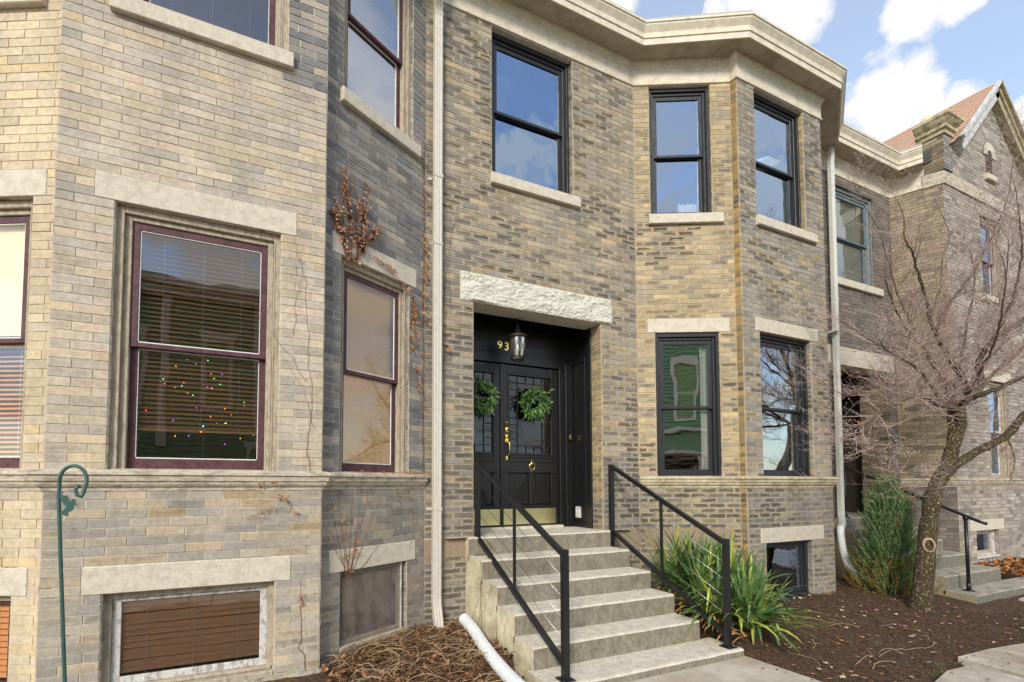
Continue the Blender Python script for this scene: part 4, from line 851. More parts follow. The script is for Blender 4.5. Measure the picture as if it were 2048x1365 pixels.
# ------------------------------------------------------------------ front steps
ST = [(4.905, 1.066), (4.577, .868), (4.246, .667), (3.915, .477), (3.600, .279), (3.238, .086)]
def steps(name, x0, x1, st, loc, label, last=.16, lext=.05, porch_y=5.66, deep=(2.0, 4.173), mats=(mConc, mConcR, mConcL)):
    t = thing(name, loc, label, 'steps', 'concrete front steps')
    for k, (y, z) in enumerate(st):
        b = MB(); yb = st[k-1][0] if k else YD; zb = st[k+1][1] if k+1 < len(st) else -.1
        a0, a1 = (x0, x1) if k < len(st)-1 else (x0-lext, x1+last)
        e = .012; nn = 26; r = random.Random(k+3)
        # nosed block with slightly worn edge
        prof = [(y, zb-.05), (y, z-e*1.6), (y+e*.5, z-e*.4), (y+e*1.8, z), (yb+.02, z)]
        rows = []
        for i in range(nn+1):
            x = a0+(a1-a0)*i/nn; w1 = .003*noise.noise(Vector((x*5, k, 2))); rows.append([(x, p[0]+(w1 if j < 4 else 0), p[1]+(w1 if 0 < j < 4 else 0)) for j, p in enumerate(prof)])
        for i in range(nn):
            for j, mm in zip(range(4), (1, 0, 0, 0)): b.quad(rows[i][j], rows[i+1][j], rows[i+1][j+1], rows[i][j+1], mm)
        for i, f in ((0, 1), (nn, -1)):
            x = rows[i][0][0]; pg = [rows[i][j] for j in range(5)]+[(x, YD if y < YD else y+.1, z), (x, YD, -.05)]
            pg = [rows[i][j] for j in range(5)]+[(x, yb+.02, zb-.05)]
            b.poly(pg if f < 0 else pg[::-1], 2)
        b.build('step', list(mats), t)
    b = MB(); b.wbox((x0+.004, st[1][0]+.03, -.1), (x1-.004, YD, st[1][1]-.03)); 
    for k in range(1, len(st)-1): b.wbox((x0+.003, st[k][0]+.02, -.1), (x1-.003, st[k-1][0]+.03, st[k][1]-.03))
    b.build('stair_base', mats[2], t)
    b = MB(); b.add([(deep[0], 4.93, st[0][1]), (deep[1]+.4, 4.93, st[0][1]), (deep[1]+.4, porch_y+.3, st[0][1]), (deep[0], porch_y+.3, st[0][1])], [(0, 1, 2, 3)]); b.build('porch_floor', mats[0], t)
    return t
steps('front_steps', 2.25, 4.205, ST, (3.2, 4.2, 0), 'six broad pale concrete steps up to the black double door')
ST2 = [(4.905, 1.08), (4.58, .90), (4.24, .72), (3.90, .535), (3.56, .35), (3.23, .15)]
g0 = thing  # noqa
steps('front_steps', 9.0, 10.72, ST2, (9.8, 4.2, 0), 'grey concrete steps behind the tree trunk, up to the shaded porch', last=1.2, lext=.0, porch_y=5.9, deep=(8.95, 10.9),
      mats=(M('old_concrete', S(166, 160, 146), .93, var=.2, vs=6, bump=.5, col2=S(138, 132, 118)), M('old_concrete_riser_shade', S(120, 116, 106), .93, var=.2, vs=6), M('old_concrete_side', S(150, 140, 116), .93, var=.2, vs=6)))  # riser and side copies darkened, their shade put into the colour

# ------------------------------------------------------------------ railings
def railing(x, label):
    t = thing('stair_railing', (x, 3.33, .086), label, 'railing', 'black cable railings on the front steps')
    def bar(b, a, c, w, h):
        a, c = Vector(a), Vector(c); d = (c-a).normalized(); s = Vector((1, 0, 0)); u = s.cross(d).normalized()
        vs = [p+s*i*w/2+u*j*h/2 for p in (a, c) for i, j in ((-1, -1), (1, -1), (1, 1), (-1, 1))]
        b.add(vs, [(3, 2, 1, 0), (4, 5, 6, 7)]+[(i, (i+1) % 4, 4+(i+1) % 4, 4+i) for i in range(4)])
    for (y, zb, zt) in ((3.335, .086, 1.118), (4.958, .868, 1.895)):
        b = MB(); b.wbox((x-.026, y-.026, zb), (x+.026, y+.026, zt), 0, .003); b.box(lambda u, z, d: (x+u, y+z, zb+d), -.06, .06, -.06, .06, 0, .008, 0, .003)
        for i in (-1, 1):
            for j in (-1, 1): b.lathe((x+i*.045, y+j*.045, zb+.008), [(.009, 0), (.009, .007), (0, .009)], 6)
        for k in range(6):
            z = zb+.28+.125*k; b.lathe((x, y-.026, z), [(.007, 0), (.006, -.006), (0, -.008)], 7, axis='y')
        b.build('post', mBlackM, t)
    b = MB(); bar(b, (x, 3.36, 1.085), (x, 4.935, 1.868), .04, .042); b.build('top_rail', mBlackM, t)
    b = MB(); bar(b, (x, 3.36, .205), (x, 4.935, 1.05), .04, .042); b.build('bottom_rail', mBlackM, t)
    b = MB(); b.wbox((x-.012, 4.13, .60), (x+.012, 4.154, 1.46)); b.build('baluster', mBlackM, t)
    for k in range(4):
        b = MB(); z0 = .385+.165*k; z1 = 1.155+.172*k
        b.tube([(x, 3.34, z0), (x, 3.9, z0+(z1-z0)*.345), (x, 4.95, z1)], .0024, 5); b.build('cable', mSteel, t)
    return t
railing(2.382, 'black cable railing at the left side of the front steps'); railing(4.272, 'black cable railing at the right side, with yucca leaves poking through')
# neighbour's pipe handrail
t = thing('pipe_handrail', (9.45, 3.4, .13), 'round black pipe handrail on the steps behind the tree', 'railing')
b = MB(); b.tube([(9.3, 5.05, 1.98), (9.3, 4.96, 1.95), (9.3, 3.28, 1.13), (9.3, 3.2, 1.10)], .021, 10); b.build('rail', mBlackM, t)
for y, zb, zt in ((3.42, .15, 1.17), (4.3, .72, 1.6), (4.95, 1.08, 1.9)):
    b = MB(); b.tube([(9.3, y, zb), (9.3, y, zt+.02)], .022, 10); b.tube([(9.3, y, zb), (9.3, y, zb+.12)], .028, 10); b.lathe((9.3, y, zb), [(.07, 0), (.07, .01), (.03, .014)], 12); b.lathe((9.3, y, zt-.03), [(.02, 0), (.032, .01), (.032, .04), (.02, .05)], 10); b.build('post', mBlackM, t)

# ------------------------------------------------------------------ downspouts and pipes
def flute(wd, dp, n=3):
    P = []; 
    for i in range(n):
        a = -wd/2+wd*i/n; e = wd/n
        P += [(a+e*.0, dp/2-.006), (a+e*.25, dp/2), (a+e*.75, dp/2), (a+e*1.0, dp/2-.006)]
    for i in range(n):
        a = wd/2-wd*i/n; e = wd/n
        P += [(a-e*.0, -dp/2+.006), (a-e*.25, -dp/2), (a-e*.75, -dp/2), (a-e*1.0, -dp/2+.006)]
    return P
def downspout(path, mat, label, straps, jts=(), wd=.092, dp=.07, tw=(0, 1, 0), mouth=True):
    t = thing('downspout', path[-1], label, 'downspout', 'rainwater downspouts')
    pts = []; P = [Vector(p) for p in path]
    for i, p in enumerate(P):
        if 0 < i < len(P)-1:
            a = (P[i-1]-p); c = (P[i+1]-p); k = min(.05, a.length*.4, c.length*.4); pts += [p+a.normalized()*k, p+(a.normalized()+c.normalized())*k*.3, p+c.normalized()*k]
        else: pts.append(p)
    b = MB(); b.tube(pts, 1.0, prof=flute(wd, dp), twist=tw, sm=False, cap=False); b.build('pipe', mat, t)
    for z in jts:
        q = [p for p in pts]; x, y = None, None
        for p, n_ in zip(P[:-1], P[1:]):
            if min(p.z, n_.z) <= z <= max(p.z, n_.z): f = (z-p.z)/(n_.z-p.z); x, y = p.x+(n_.x-p.x)*f, p.y+(n_.y-p.y)*f
        b = MB(); b.wbox((x-wd/2-.003, y-dp/2-.003, z), (x+wd/2+.003, y+dp/2+.003, z+.02), 0, .002); b.build('joint', mat, t)
    for z in straps:
        b = MB(); x, y = P[-2].x, P[-2].y; b.wbox((x-wd/2-.004, y-dp/2-.004, z), (x+wd/2+.004, YD+.0, z+.028), 0, .002); b.wbox((x-wd/2-.05, YD-.012, z), (x+wd/2+.03, YD-.006, z+.028)); b.build('strap', mat, t)
    return t
downspout([(1.84, 4.72, 7.5), (1.84, 4.80, 7.05), (1.885, 4.925, 6.9), (1.885, 4.925, .40), (1.885, 4.84, .14)], mSpout, 'pale painted downspout between the two bays, ending above the dry stalks', (1.37, 5.0), (4.25, 6.86))
downspout([(9.10, 4.86, 7.46), (9.10, 4.88, 7.2), (9.08, 4.9, 1.16), (9.0, 4.84, 1.0), (8.74, 4.74, .94)], mSpoutG, 'galvanised downspout right of the black-windowed bay, into a white pipe', (4.2,), (), wd=.095)
def corr(name, pts, r, label, grp='white drain pipes', step=.018, mouth=True, amp=.1):
    P = [Vector(p) for p in pts]; out = []
    for i in range(len(P)-1):
        p0, p1, p2, p3 = P[max(i-1, 0)], P[i], P[i+1], P[min(i+2, len(P)-1)]; n = max(2, int((p2-p1).length/(step/4)))
        for k in range(n):
            s_ = k/n; out.append(.5*((2*p1)+(-p0+p2)*s_+(2*p0-5*p1+4*p2-p3)*s_*s_+(-p0+3*p1-3*p2+p3)*s_**3))
    out.append(P[-1]); rr = []; d = 0
    for i, p in enumerate(out):
        if i: d += (out[i]-out[i-1]).length
        rr.append(r*(1+amp*math.sin(d/step*2*math.pi)))
    b = MB(); b.tube(out, rr, 16, cap=False)
    t = (out[1]-out[0]).normalized(); 
    o = b.build(name, mPipe); tag(o, label, 'drain pipe', grp); return o
corr('drain_pipe', [(2.14, 4.78, .24), (2.12, 4.5, .20), (2.06, 4.15, .155), (2.0, 3.75, .12), (1.97, 3.35, .09), (1.98, 2.9, .06)], .058, 'white corrugated pipe lying on dry litter beside the front steps', amp=.035)
corr('drain_pipe', [(8.76, 4.74, .95), (8.68, 4.70, .84), (8.67, 4.66, .55), (8.70, 4.60, .34), (8.78, 4.48, .2), (8.9, 4.36, .14), (8.96, 4.2, .11)], .05, 'white flexible pipe curling from the galvanised downspout to the juniper', step=.026, amp=.1)

# ------------------------------------------------------------------ lantern, number, bell, vent, wreaths
LX, LY = 3.105, 5.30
t = thing('hanging_lantern', (LX, LY, 3.2), 'bronze lantern with seeded glass hanging in the doorway', 'lantern')
b = MB()
for k in range(9):
    z = 3.85-.024*k-.012; a = k % 2*math.pi/2
    b.tube([(LX+.009*math.cos(a)*math.sin(q), LY+.009*math.sin(a)*math.sin(q), z+.017*math.cos(q)) for q in [i*2*math.pi/8 for i in range(9)]], .0022, 5, cap=False)
b.build('chain', mIron, t)
b = MB(); b.lathe((LX, LY, 0), [(0, 3.655), (.008, 3.65), (.012, 3.635), (.022, 3.628), (.022, 3.62), (.012, 3.61), (.018, 3.60), (.035, 3.59), (.036, 3.575), (.026, 3.565), (.05, 3.545), (.085, 3.525), (.118, 3.505), (.124, 3.495), (.118, 3.483), (.105, 3.478), (0, 3.478)], 24); b.build('roof_cap', mIron, t)
b = MB(); b.lathe((LX, LY, 0), [(.098, 3.478), (.094, 3.40), (.084, 3.30), (.072, 3.235)], 24); b.build('glass_shade', mFrost, t)
b = MB()
for z, r_ in ((3.478, .103), (3.235, .078), (3.222, .08), (3.205, .072)): b.tube([(LX+r_*math.cos(a), LY+r_*math.sin(a), z) for a in [k*2*math.pi/24 for k in range(25)]], .007, 6, cap=False)
for k in range(6):
    a0 = k*math.pi/3+.25; a1 = a0+math.pi/3
    f = lambda a, s_: (LX+(.079+.024*s_)*math.cos(a), LY+(.079+.024*s_)*math.sin(a), 3.235+.243*s_)
    b.tube([f(a0, 0), f(a0, .5), f(a0, 1)], .0045, 5); b.tube([f(a0+(a1-a0)*i/6, i/6) for i in range(7)], .003, 5); b.tube([f(a1-(a1-a0)*i/6, i/6) for i in range(7)], .003, 5)
b.build('cage', mIron, t)
b = MB(); b.lathe((LX, LY, 3.24), [(0, 0), (.012, 0), (.012, .07), (.018, .09), (.02, .12), (.012, .15), (0, .155)], 10); b.build('bulb', M('lamp_bulb', S(240, 235, 220), .3), t)
def text(name, s, P, size, mat, label, cat, parent=None, rotz=0, ext=.004):
    cu = bpy.data.curves.new(name, 'FONT'); cu.body = s; cu.size = size; cu.extrude = ext; cu.align_x = 'CENTER'; cu.align_y = 'CENTER'; cu.offset = .0012; cu.bevel_depth = .001
    o = bpy.data.objects.new(name, cu); COL.objects.link(o); dg = bpy.context.evaluated_depsgraph_get(); me = bpy.data.meshes.new_from_object(o.evaluated_get(dg)); COL.objects.unlink(o); bpy.data.objects.remove(o)
    o = bpy.data.objects.new(name, me); COL.objects.link(o); me.materials.clear(); me.materials.append(mat); o.location = P; o.rotation_euler = (math.pi/2, 0, rotz); ORG[o.name] = Vector(P)
    tag(o, label, cat); return o
text('house_number', '9', (3.035, DY-.008, 3.465), .155, mBrass, 'brass digit 9, left of the lantern on the black transom', 'house number')['group'] = 'brass house number digits'
text('house_number', '3', (3.137, DY-.008, 3.458), .155, mBrass, 'brass digit 3, right of the 9 and touching the lantern', 'house number')['group'] = 'brass house number digits'
b = MB(); b.wbox((4.075, DY-.05-.022, 2.255), (4.125, DY-.05, 2.40), 0, .005); o = b.build('doorbell', mBlackM, label='slim black doorbell with brass face plate on the right door post'); tag(o, None, 'doorbell')
b = MB(); b.wbox((4.078, DY-.078, 2.258), (4.122, DY-.0725, 2.33), 0, .004); b.lathe((4.1, DY-.078, 2.294), [(.013, 0), (.013, -.004), (0, -.005)], 12, axis='y'); b.build('face_plate', mBrass, o)
b = MB(); b.box(FS, .10, .20, 1.19, 1.345, .001, .02, 0, .004)
for k in range(5): b.box(FS, .112+k*.017, .120+k*.017, 1.205, 1.33, .02, .026)
o = b.build('vent_cover', mWhiteW, label='small white vent cover low on the black side panel', loc=(4.17, 5.5, 1.2)); tag(o, None, 'vent')
def wreath(cx, cz, label, seed):
    r = random.Random(seed); t = thing('wreath', (cx, DY-.03, cz), label, 'wreath', 'green wreaths on the double door'); b = MB(); Rr = .138; rs = .033
    for _ in range(470):
        a = r.uniform(0, 6.283); rr = Rr+r.gauss(0, rs); px, pz = cx+rr*math.cos(a), cz+rr*math.sin(a); py = DY-.04-r.uniform(0, .09)
        aa = a+r.gauss(0, 1.3); o_ = r.gauss(.15, .5); d = Vector((math.cos(aa), -abs(r.gauss(.25, .35)), math.sin(aa)-.15)).normalized(); L = r.uniform(.05, .11)
        sd = d.cross(Vector((r.gauss(0, .5), 1, r.gauss(0, .5)))).normalized(); p = Vector((px, py, pz)); wv_ = r.uniform(.007, .013)
        b.add([p, p+d*L*.5+sd*wv_, p+d*L+Vector((0, 0, -L*.15)), p+d*L*.5-sd*wv_], [(0, 1, 2, 3)], 1 if r.random() < .4 else 0)
    b.build('leaves', [mWre, M('wreath_dark_leaf', S(40, 66, 38), .5, var=.3, vs=14, bump=0)], t); b = MB(); b.tube([(cx+Rr*math.cos(a), DY-.045, cz+Rr*math.sin(a)) for a in [k*2*math.pi/28 for k in range(29)]], .013, 6, cap=False); b.build('hoop', mVine, t)
wreath(3.52, 2.735, 'leafy green wreath on the right door leaf', 1); wreath(2.735, 2.76, 'leafy green wreath on the left door leaf, cut by the brick pier', 2)

# ------------------------------------------------------------------ shepherd's hook
HX, HY = -.586, 2.2
t = thing('garden_hook', (HX+.07, HY, 0), 'green metal shepherd hook with a bird cut-out at the lower left', 'garden hook')
b = MB(); top = [(HX+.075, HY, -.1), (HX+.04, HY, .9), (HX+.008, HY, 1.45), (HX, HY, 1.60)]
cxh, czh = HX+.042, 1.66; 
arc = [(cxh+.042*math.cos(a)*1.0, HY-.002*k, czh+.055*math.sin(a)) for k, a in enumerate([math.pi-k*math.pi*1.12/14 for k in range(15)])]
sp = [(cxh+.040-.006, HY-.03, 1.615), (cxh+.030, HY-.031, 1.605), (cxh+.018, HY-.031, 1.610), (cxh+.012, HY-.031, 1.628), (cxh+.018, HY-.031, 1.642), (cxh+.026, HY-.031, 1.643)]
b.tube(top+arc+sp, [.0062]*(len(top+arc+sp)-1)+[.005], 10); b.build('pole', mGreenM, t)
b = MB(); bird = [(0, 1.615), (.02, 1.607), (.022, 1.612), (.026, 1.606), (.031, 1.596), (.034, 1.585), (.040, 1.596), (.046, 1.596), (.050, 1.588), (.050, 1.580), (.058, 1.566), (.049, 1.576), (.044, 1.574), (.046, 1.564), (.040, 1.553), (.033, 1.551), (.030, 1.549), (.030, 1.534), (.024, 1.536), (.014, 1.541), (.008, 1.546), (.004, 1.549), (.018, 1.560), (.024, 1.572), (.016, 1.578), (.008, 1.592)]
n = len(bird); F_ = [(HX+u, HY-.006, z) for u, z in bird]+[(HX+u, HY-.003, z) for u, z in bird]; b.add(F_, [tuple(range(n)), tuple(range(2*n-1, n-1, -1))]+[(i, (i+1) % n, n+(i+1) % n, n+i) for i in range(n)]); b.build('bird_plate', mGreenM, t)

# ------------------------------------------------------------------ light tree inside the wide bay window
t = thing('lighted_twig_tree', (-.3, 4.75, 1.75), 'bare twig tree with tiny coloured lights behind the wide window', 'light tree')
r = random.Random(3); b = MB(); cx, cy = -.30, 4.56; b.tube([(cx, cy, 1.6), (cx+.01, cy, 2.3), (cx, cy, 2.75)], [.012, .009, .003], 6); tips = []
for k in range(16):
    z = 1.95+.045*k; a = k*2.4; L = .30*(1-.02*k)+.06; p = Vector((cx, cy, z)); d = Vector((math.cos(a), math.sin(a)*.35, .35)); q = [p, p+d*L*.5+Vector((0, 0, .01)), p+d*L]
    b.tube(q, [.003, .002, .001], 4); tips += [p+d*L*s_+Vector((r.gauss(0, .03), r.gauss(0, .01), r.gauss(0, .03))) for s_ in (.45, .7, .9, 1.0)]
b.build('branches', mVine, t)
cols = [emit('violet_light', (.35, .1, 1, 1), 4), emit('orange_light', (1, .35, .05, 1), 4), emit('green_light', (.1, 1, .2, 1), 4), emit('red_light', (1, .12, .08, 1), 4)]
blb = []
for c in range(4):
    b = MB(); b.lathe((0, 0, 0), [(0, -.003), (.0024, -.001), (.0024, .002), (0, .004)], 6); o = b.build('light_bulb', cols[c], t, loc=(0, 0, 0)); blb.append(o)
for i, p in enumerate(tips):
    o = blb[i] if i < 4 else blb[i % 4].copy()
    if i >= 4: COL.objects.link(o); o.parent = t
    o.location = p-ORG[t.name]

# ------------------------------------------------------------------ creepers
def leafquad(b, r, p, n, s, m, hang=True):
    up = Vector((r.gauss(0, .35), r.gauss(0, .35), -1 if hang else r.gauss(0, 1))).normalized(); d = (up+n*r.uniform(.1, .9)).normalized(); sd = d.cross(n).normalized()
    sd = (sd+n*r.gauss(0, .5)).normalized()
    b.add([p, p+d*s*.45+sd*s*.38+n*s*.15, p+d*s, p+d*s*.45-sd*s*.38+n*s*.15], [(0, 1, 2), (0, 2, 3)], m)
def creeper(F, stems, leaves, label, seed, mats=(mVine, mLeafD, mLeafO), name='creeper', lm=(1,)):
    """stems: list of ([(u,z)...], radius); leaves: list of (stem index, t0, t1, count, size)"""
    r = random.Random(seed); b = MB(); n = Vector((F.n.x, F.n.y, 0)); lv = MB()
    res = []
    for pts, rad in stems:
        P = []
        for i in range(len(pts)-1):
            (a, c), (e, f) = pts[i], pts[i+1]; k = max(2, int(math.hypot(e-a, f-c)/.04))
            for j in range(k): s_ = j/k; P.append((a+(e-a)*s_+r.gauss(0, .004), c+(f-c)*s_+r.gauss(0, .004)))
        P.append(pts[-1]); res.append(P); Q = [F(u, z, .012) for u, z in P]; b.tube(Q, [rad*(1-.6*i/len(Q)) for i in range(len(Q))], 4, 0, cap=False)
    for si, t0, t1, cnt, sz in leaves:
        P = res[si]
        for _ in range(cnt):
            s_ = r.uniform(t0, t1)*(len(P)-1); i = min(int(s_), len(P)-2); u = P[i][0]+(P[i+1][0]-P[i][0])*(s_-i)+r.gauss(0, .012); z = P[i][1]+(P[i+1][1]-P[i][1])*(s_-i)+r.gauss(0, .012)
            leafquad(lv, r, Vector(F(u, z, .014+r.uniform(0, .03))), n, sz*r.uniform(.6, 1.3), r.randrange(len(lm)))
    p = b.v[0]; t = thing(name, p, label, 'creeper', 'bare creepers on the brickwork'); b.build('stems', mats[0], t)
    if lv.v: lv.build('leaves', [mats[k] for k in lm], t)
S_ = []; L_ = []
r0 = random.Random(5)
for k, (u0, z0, u1, z1) in enumerate([(.24, 3.72, .19, 4.56), (.26, 3.75, .24, 4.62), (.30, 3.72, .28, 4.45), (.34, 3.74, .50, 4.50), (.36, 3.76, .46, 4.55), (.22, 3.75, .09, 4.25), (.40, 3.85, .60, 4.20), (.18, 3.9, .07, 4.12), (.44, 3.95, .64, 4.18), (.36, 3.9, .34, 4.4)]):
    S_.append(([(u0, z0), (u0+(u1-u0)*.4+r0.gauss(0, .02), z0+(z1-z0)*.4), (u0+(u1-u0)*.75+r0.gauss(0, .015), z0+(z1-z0)*.75), (u1, z1)], .003)); L_.append((k, .0, .8, 48, .040)); L_.append((k, .5, 1, 55, .020))
creeper(F_L3, S_, L_, 'thick hand-shaped clump of dry brown creeper leaves on the dark bay side', 1, mats=(mVine, M('russet_leaf', S(152, 98, 70), .8, var=.35, vs=40, bump=.1), M('pale_curled_leaf', S(206, 164, 136), .8, var=.3, vs=40, bump=.1), mVine), lm=(1, 1, 2, 3))
creeper(F_L3, [([(.56, 3.86), (.72, 3.83), (.86, 3.80)], .003), ([(.92, 3.74), (1.0, 3.70), (1.04, 3.66)], .003)], [(0, 0, 1, 34, .032), (1, 0, 1, 14, .03)], 'short runner of dry leaves across the side window lintel', 2, lm=(1, 2))
creeper(F_L3, [([(1.12, 3.64), (1.10, 3.45), (1.06, 3.2), (1.1, 3.05)], .004), ([(1.29, 1.76), (1.27, 2.4), (1.28, 3.0), (1.26, 3.6), (1.28, 4.2), (1.27, 4.9), (1.28, 5.4)], .004), ([(1.27, 3.0), (1.18, 3.12), (1.12, 3.4)], .003), ([(1.27, 2.5), (1.2, 2.62), (1.16, 2.9)], .003)],
        [(0, 0, 1, 50, .042), (1, .45, .75, 60, .045), (1, .75, 1, 36, .035), (1, .1, .4, 18, .03), (2, 0, 1, 16, .035), (3, 0, 1, 20, .035)], 'creeper with orange leaves climbing behind the pale downspout', 3, lm=(2, 1))
stp = []; lvp = []
for k, (u1, z1) in enumerate([(.10, 1.55), (.18, 1.60), (.26, 1.40), (.34, 1.58), (.42, 1.30), (.52, 1.60), (.62, 1.45), (.44, 1.62), (.22, 1.3), (.08, 1.2), (.7, 1.1)]):
    u0 = .28+.02*k/3; stp.append(([(u0, .80), (u0+(u1-u0)*.5, .80+(z1-.8)*.45), (u1, z1)], .0022)); lvp.append((k, .1, 1, 5, .026))
creeper(F_L3, stp, lvp, 'fan of thin bare stems with few orange leaves under the ledge', 4, lm=(2, 1))
creeper(F_L3, [([(.3, 1.755), (.5, 1.765), (.8, 1.755), (1.1, 1.77), (1.28, 1.76)], .003), ([(.9, 1.6), (.95, 1.45), (.97, 1.3)], .002), ([(1.05, 1.6), (1.1, 1.4), (1.15, 1.2), (1.08, .95)], .002)], [(0, 0, 1, 46, .03), (1, 0, 1, 4, .02), (2, 0, 1, 5, .02)], 'dry leaves strewn along the ledge under the side window', 5, lm=(2, 1))
def wander(r, u, z, du, dz, n): 
    P = [(u, z)]
    for _ in range(n): P.append((P[-1][0]+du+r.gauss(0, .02), P[-1][1]+dz+r.gauss(0, .02)))
    return P
r = random.Random(9)
creeper(F_L2, [(wander(r, 1.755, 1.75, -.01, .18, 11), .0022), (wander(r, 1.72, 2.5, -.06, .09, 7), .0016), (wander(r, 1.60, 2.9, .01, .12, 6), .0016), (wander(r, 1.79, 2.1, -.05, .12, 5), .0016)], [(0, .2, 1, 6, .014), (1, .2, 1, 5, .014)], 'hair-thin bare creeper right of the wide bay window', 6)
creeper(F_L2, [(wander(r, 1.74, .10, .0, .085, 9), .003), ], [(0, .7, .95, 16, .024)], 'single dark stem with orange leaves right of the basement window', 7, lm=(2, 1))
creeper(F_L2, [(wander(r, 1.50, 1.56, .06, -.05, 4), .002), (wander(r, 1.6, 1.70, -.06, -.03, 3), .002), (wander(r, 1.3, 1.4, .04, .01, 4), .0015)], [(0, 0, .6, 14, .024), (1, 0, 1, 14, .026), (2, 0, 1, 9, .02)], 'small sprig of pale orange leaves under the moulded ledge', 8, lm=(2, 1))
creeper(F_W, [([(.16, 2.6), (.17, 3.0), (.19, 3.4), (.24, 3.9), (.30, 4.4), (.40, 4.9)], .0022), ([(.2, 2.9), (.24, 3.2), (.22, 3.5)], .002), ([(.3, 3.6), (.28, 4.0), (.3, 4.3)], .0018)], [(0, 0, .5, 26, .03), (1, 0, 1, 14, .03), (0, .5, 1, 6, .022)], 'thin creeper with orange leaves right of the pale downspout', 9, lm=(2, 1))
FSt = Frame(2.249, 5.0, 2.249, 3.3)
creeper(FSt, [(wander(r, .35, .2, .0, .09, 7), .002), (wander(r, .3, .15, .03, .06, 8), .002), (wander(r, .2, .2, .05, .07, 6), .002), (wander(r, .9, .25, .01, .05, 5), .0018)], [(0, .3, 1, 5, .02), (1, .3, 1, 5, .02)], 'dead creeper stems on the side of the concrete steps', 10)

# ------------------------------------------------------------------ yucca
t = thing('yucca_plant', (4.95, 4.0, .1), 'big green yucca with sword-shaped leaves beside the front steps', 'yucca'); b = MB(); dead = MB(); r = random.Random(12)
def blade(b, p, az, el, L, wd, droop, m=0, fold=0.0):
    d = Vector((math.cos(az)*math.cos(el), math.sin(az)*math.cos(el), math.sin(el))); P = Vector(p); n = 7; rows = []; tw = r.uniform(-.5, .5)
    for k in range(n+1):
        s_ = k/n; sd = d.cross(Vector((0, 0, 1)))
        if sd.length < .05: sd = Vector((1, 0, 0))
        sd.normalize(); nn = sd.cross(d).normalized(); sd = (sd*math.cos(tw*s_)+nn*math.sin(tw*s_)); w_ = wd*(.55+.9*s_-.0*s_) if s_ < .4 else wd*.91*(1-((s_-.4)/.6)**2.2); w_ = max(w_, .0008)
        rows.append((P-sd*w_+nn*w_*.35, P.copy(), P+sd*w_+nn*w_*.35))
        if fold and abs(s_-fold) < .5/n: d = (d+Vector((0, 0, -1.6))).normalized()
        d = (d+Vector((0, 0, -droop*s_*.5))).normalized(); P = P+d*L/n
    V = [q for rw in rows for q in rw]; b.add(V, [f for k in range(n) for f in ((k*3, k*3+1, k*3+4, k*3+3), (k*3+1, k*3+2, k*3+5, k*3+4))], m, True)
for (cx, cy, cz, n_, sc_) in [(4.60, 4.32, .50, 95, 1.1), (4.85, 4.2, .52, 95, 1.15), (5.0, 4.05, .42, 95, 1.1), (4.86, 3.78, .36, 105, 1.2), (4.92, 3.52, .24, 100, 1.1), (4.58, 3.92, .42, 90, 1.1), (5.1, 3.8, .30, 85, 1.05), (4.72, 3.48, .26, 90, 1.1), (4.50, 3.66, .34, 75, .95)]:
    for i in range(int(n_*.85)):
        el = R(r.choice([r.uniform(55, 85), r.uniform(20, 60), r.uniform(5, 40)])); az = r.uniform(0, 6.283); L = r.uniform(.42, .68)*sc_*(1.05 if el > .8 else 1)
        if cx < 4.8 and math.cos(az) < -.2 and el < .9 and r.random() < .6: continue
        blade(b, (cx+r.gauss(0, .03), cy+r.gauss(0, .03), cz-.08+r.uniform(0, .08)), az, el, L, r.uniform(.016, .026), r.uniform(.1, .8) if el < 1 else r.uniform(0, .25), 1 if r.random() < .14 else 0, fold=r.uniform(.4, .8) if r.random() < .18 else 0)
for i in range(60):
    y = r.uniform(3.3, 4.3); blade(dead, (4.5+r.gauss(0, .06), y, .16+.5*(y-3.3)*.5), math.pi+r.gauss(0, .9), R(r.uniform(-10, 40)), r.uniform(.15, .32), .012, r.uniform(.5, 1.5))
b.build('leaves', [mYuc, M('yucca_yellow_edge', S(158, 172, 72), .45, var=.2, vs=6, bump=0)], t); dead.build('dead_leaves', mYuc2, t)

# ------------------------------------------------------------------ juniper
JX, JY, JZ = 8.62, 4.02, .1
t = thing('juniper_shrub', (JX, JY, JZ), 'small feathery conical juniper, browning at its base', 'juniper'); r = random.Random(21); b = MB(); H = 1.58
def plume(b, p, d, L, m):
    P = Vector(p); d = d.normalized(); n = int(L/.014)
    for k in range(n):
        s_ = k/n; q = P+d*L*s_; d2 = (d+Vector((0, 0, .012))); d = d2.normalized()
        for _ in range(3):
            o = Vector((r.gauss(0, 1), r.gauss(0, 1), r.gauss(0, 1))); e = (d*.9+o*.5).normalized(); l = (.03)*(1-.4*s_)*r.uniform(.6, 1.4); sd = e.cross(Vector((r.gauss(0, 1), r.gauss(0, 1), r.gauss(0, 1)))).normalized()*.0055
            b.add([q-sd, q+sd, q+e*l], [(0, 1, 2)], m)
for i in range(2300):
    s_ = r.random()**1.35; z = JZ-.02+.03+s_*H*.98; rad = .47*(1-s_)**.7*(1+.25*math.sin(i*1.7))+.02
    if s_ < .12: rad *= .8+s_*2
    a = r.uniform(0, 6.283); in_ = r.uniform(.25, .95); p = (JX+math.cos(a)*rad*in_+.05*math.sin(s_*6), JY+math.sin(a)*rad*in_, z-.05); lean = 1.0-.5*s_
    plume(b, p, Vector((math.cos(a)*lean, math.sin(a)*lean, 1)), r.uniform(.10, .26), 1 if (s_ < .28 and r.random() < .45) or r.random() < .05 else 0)
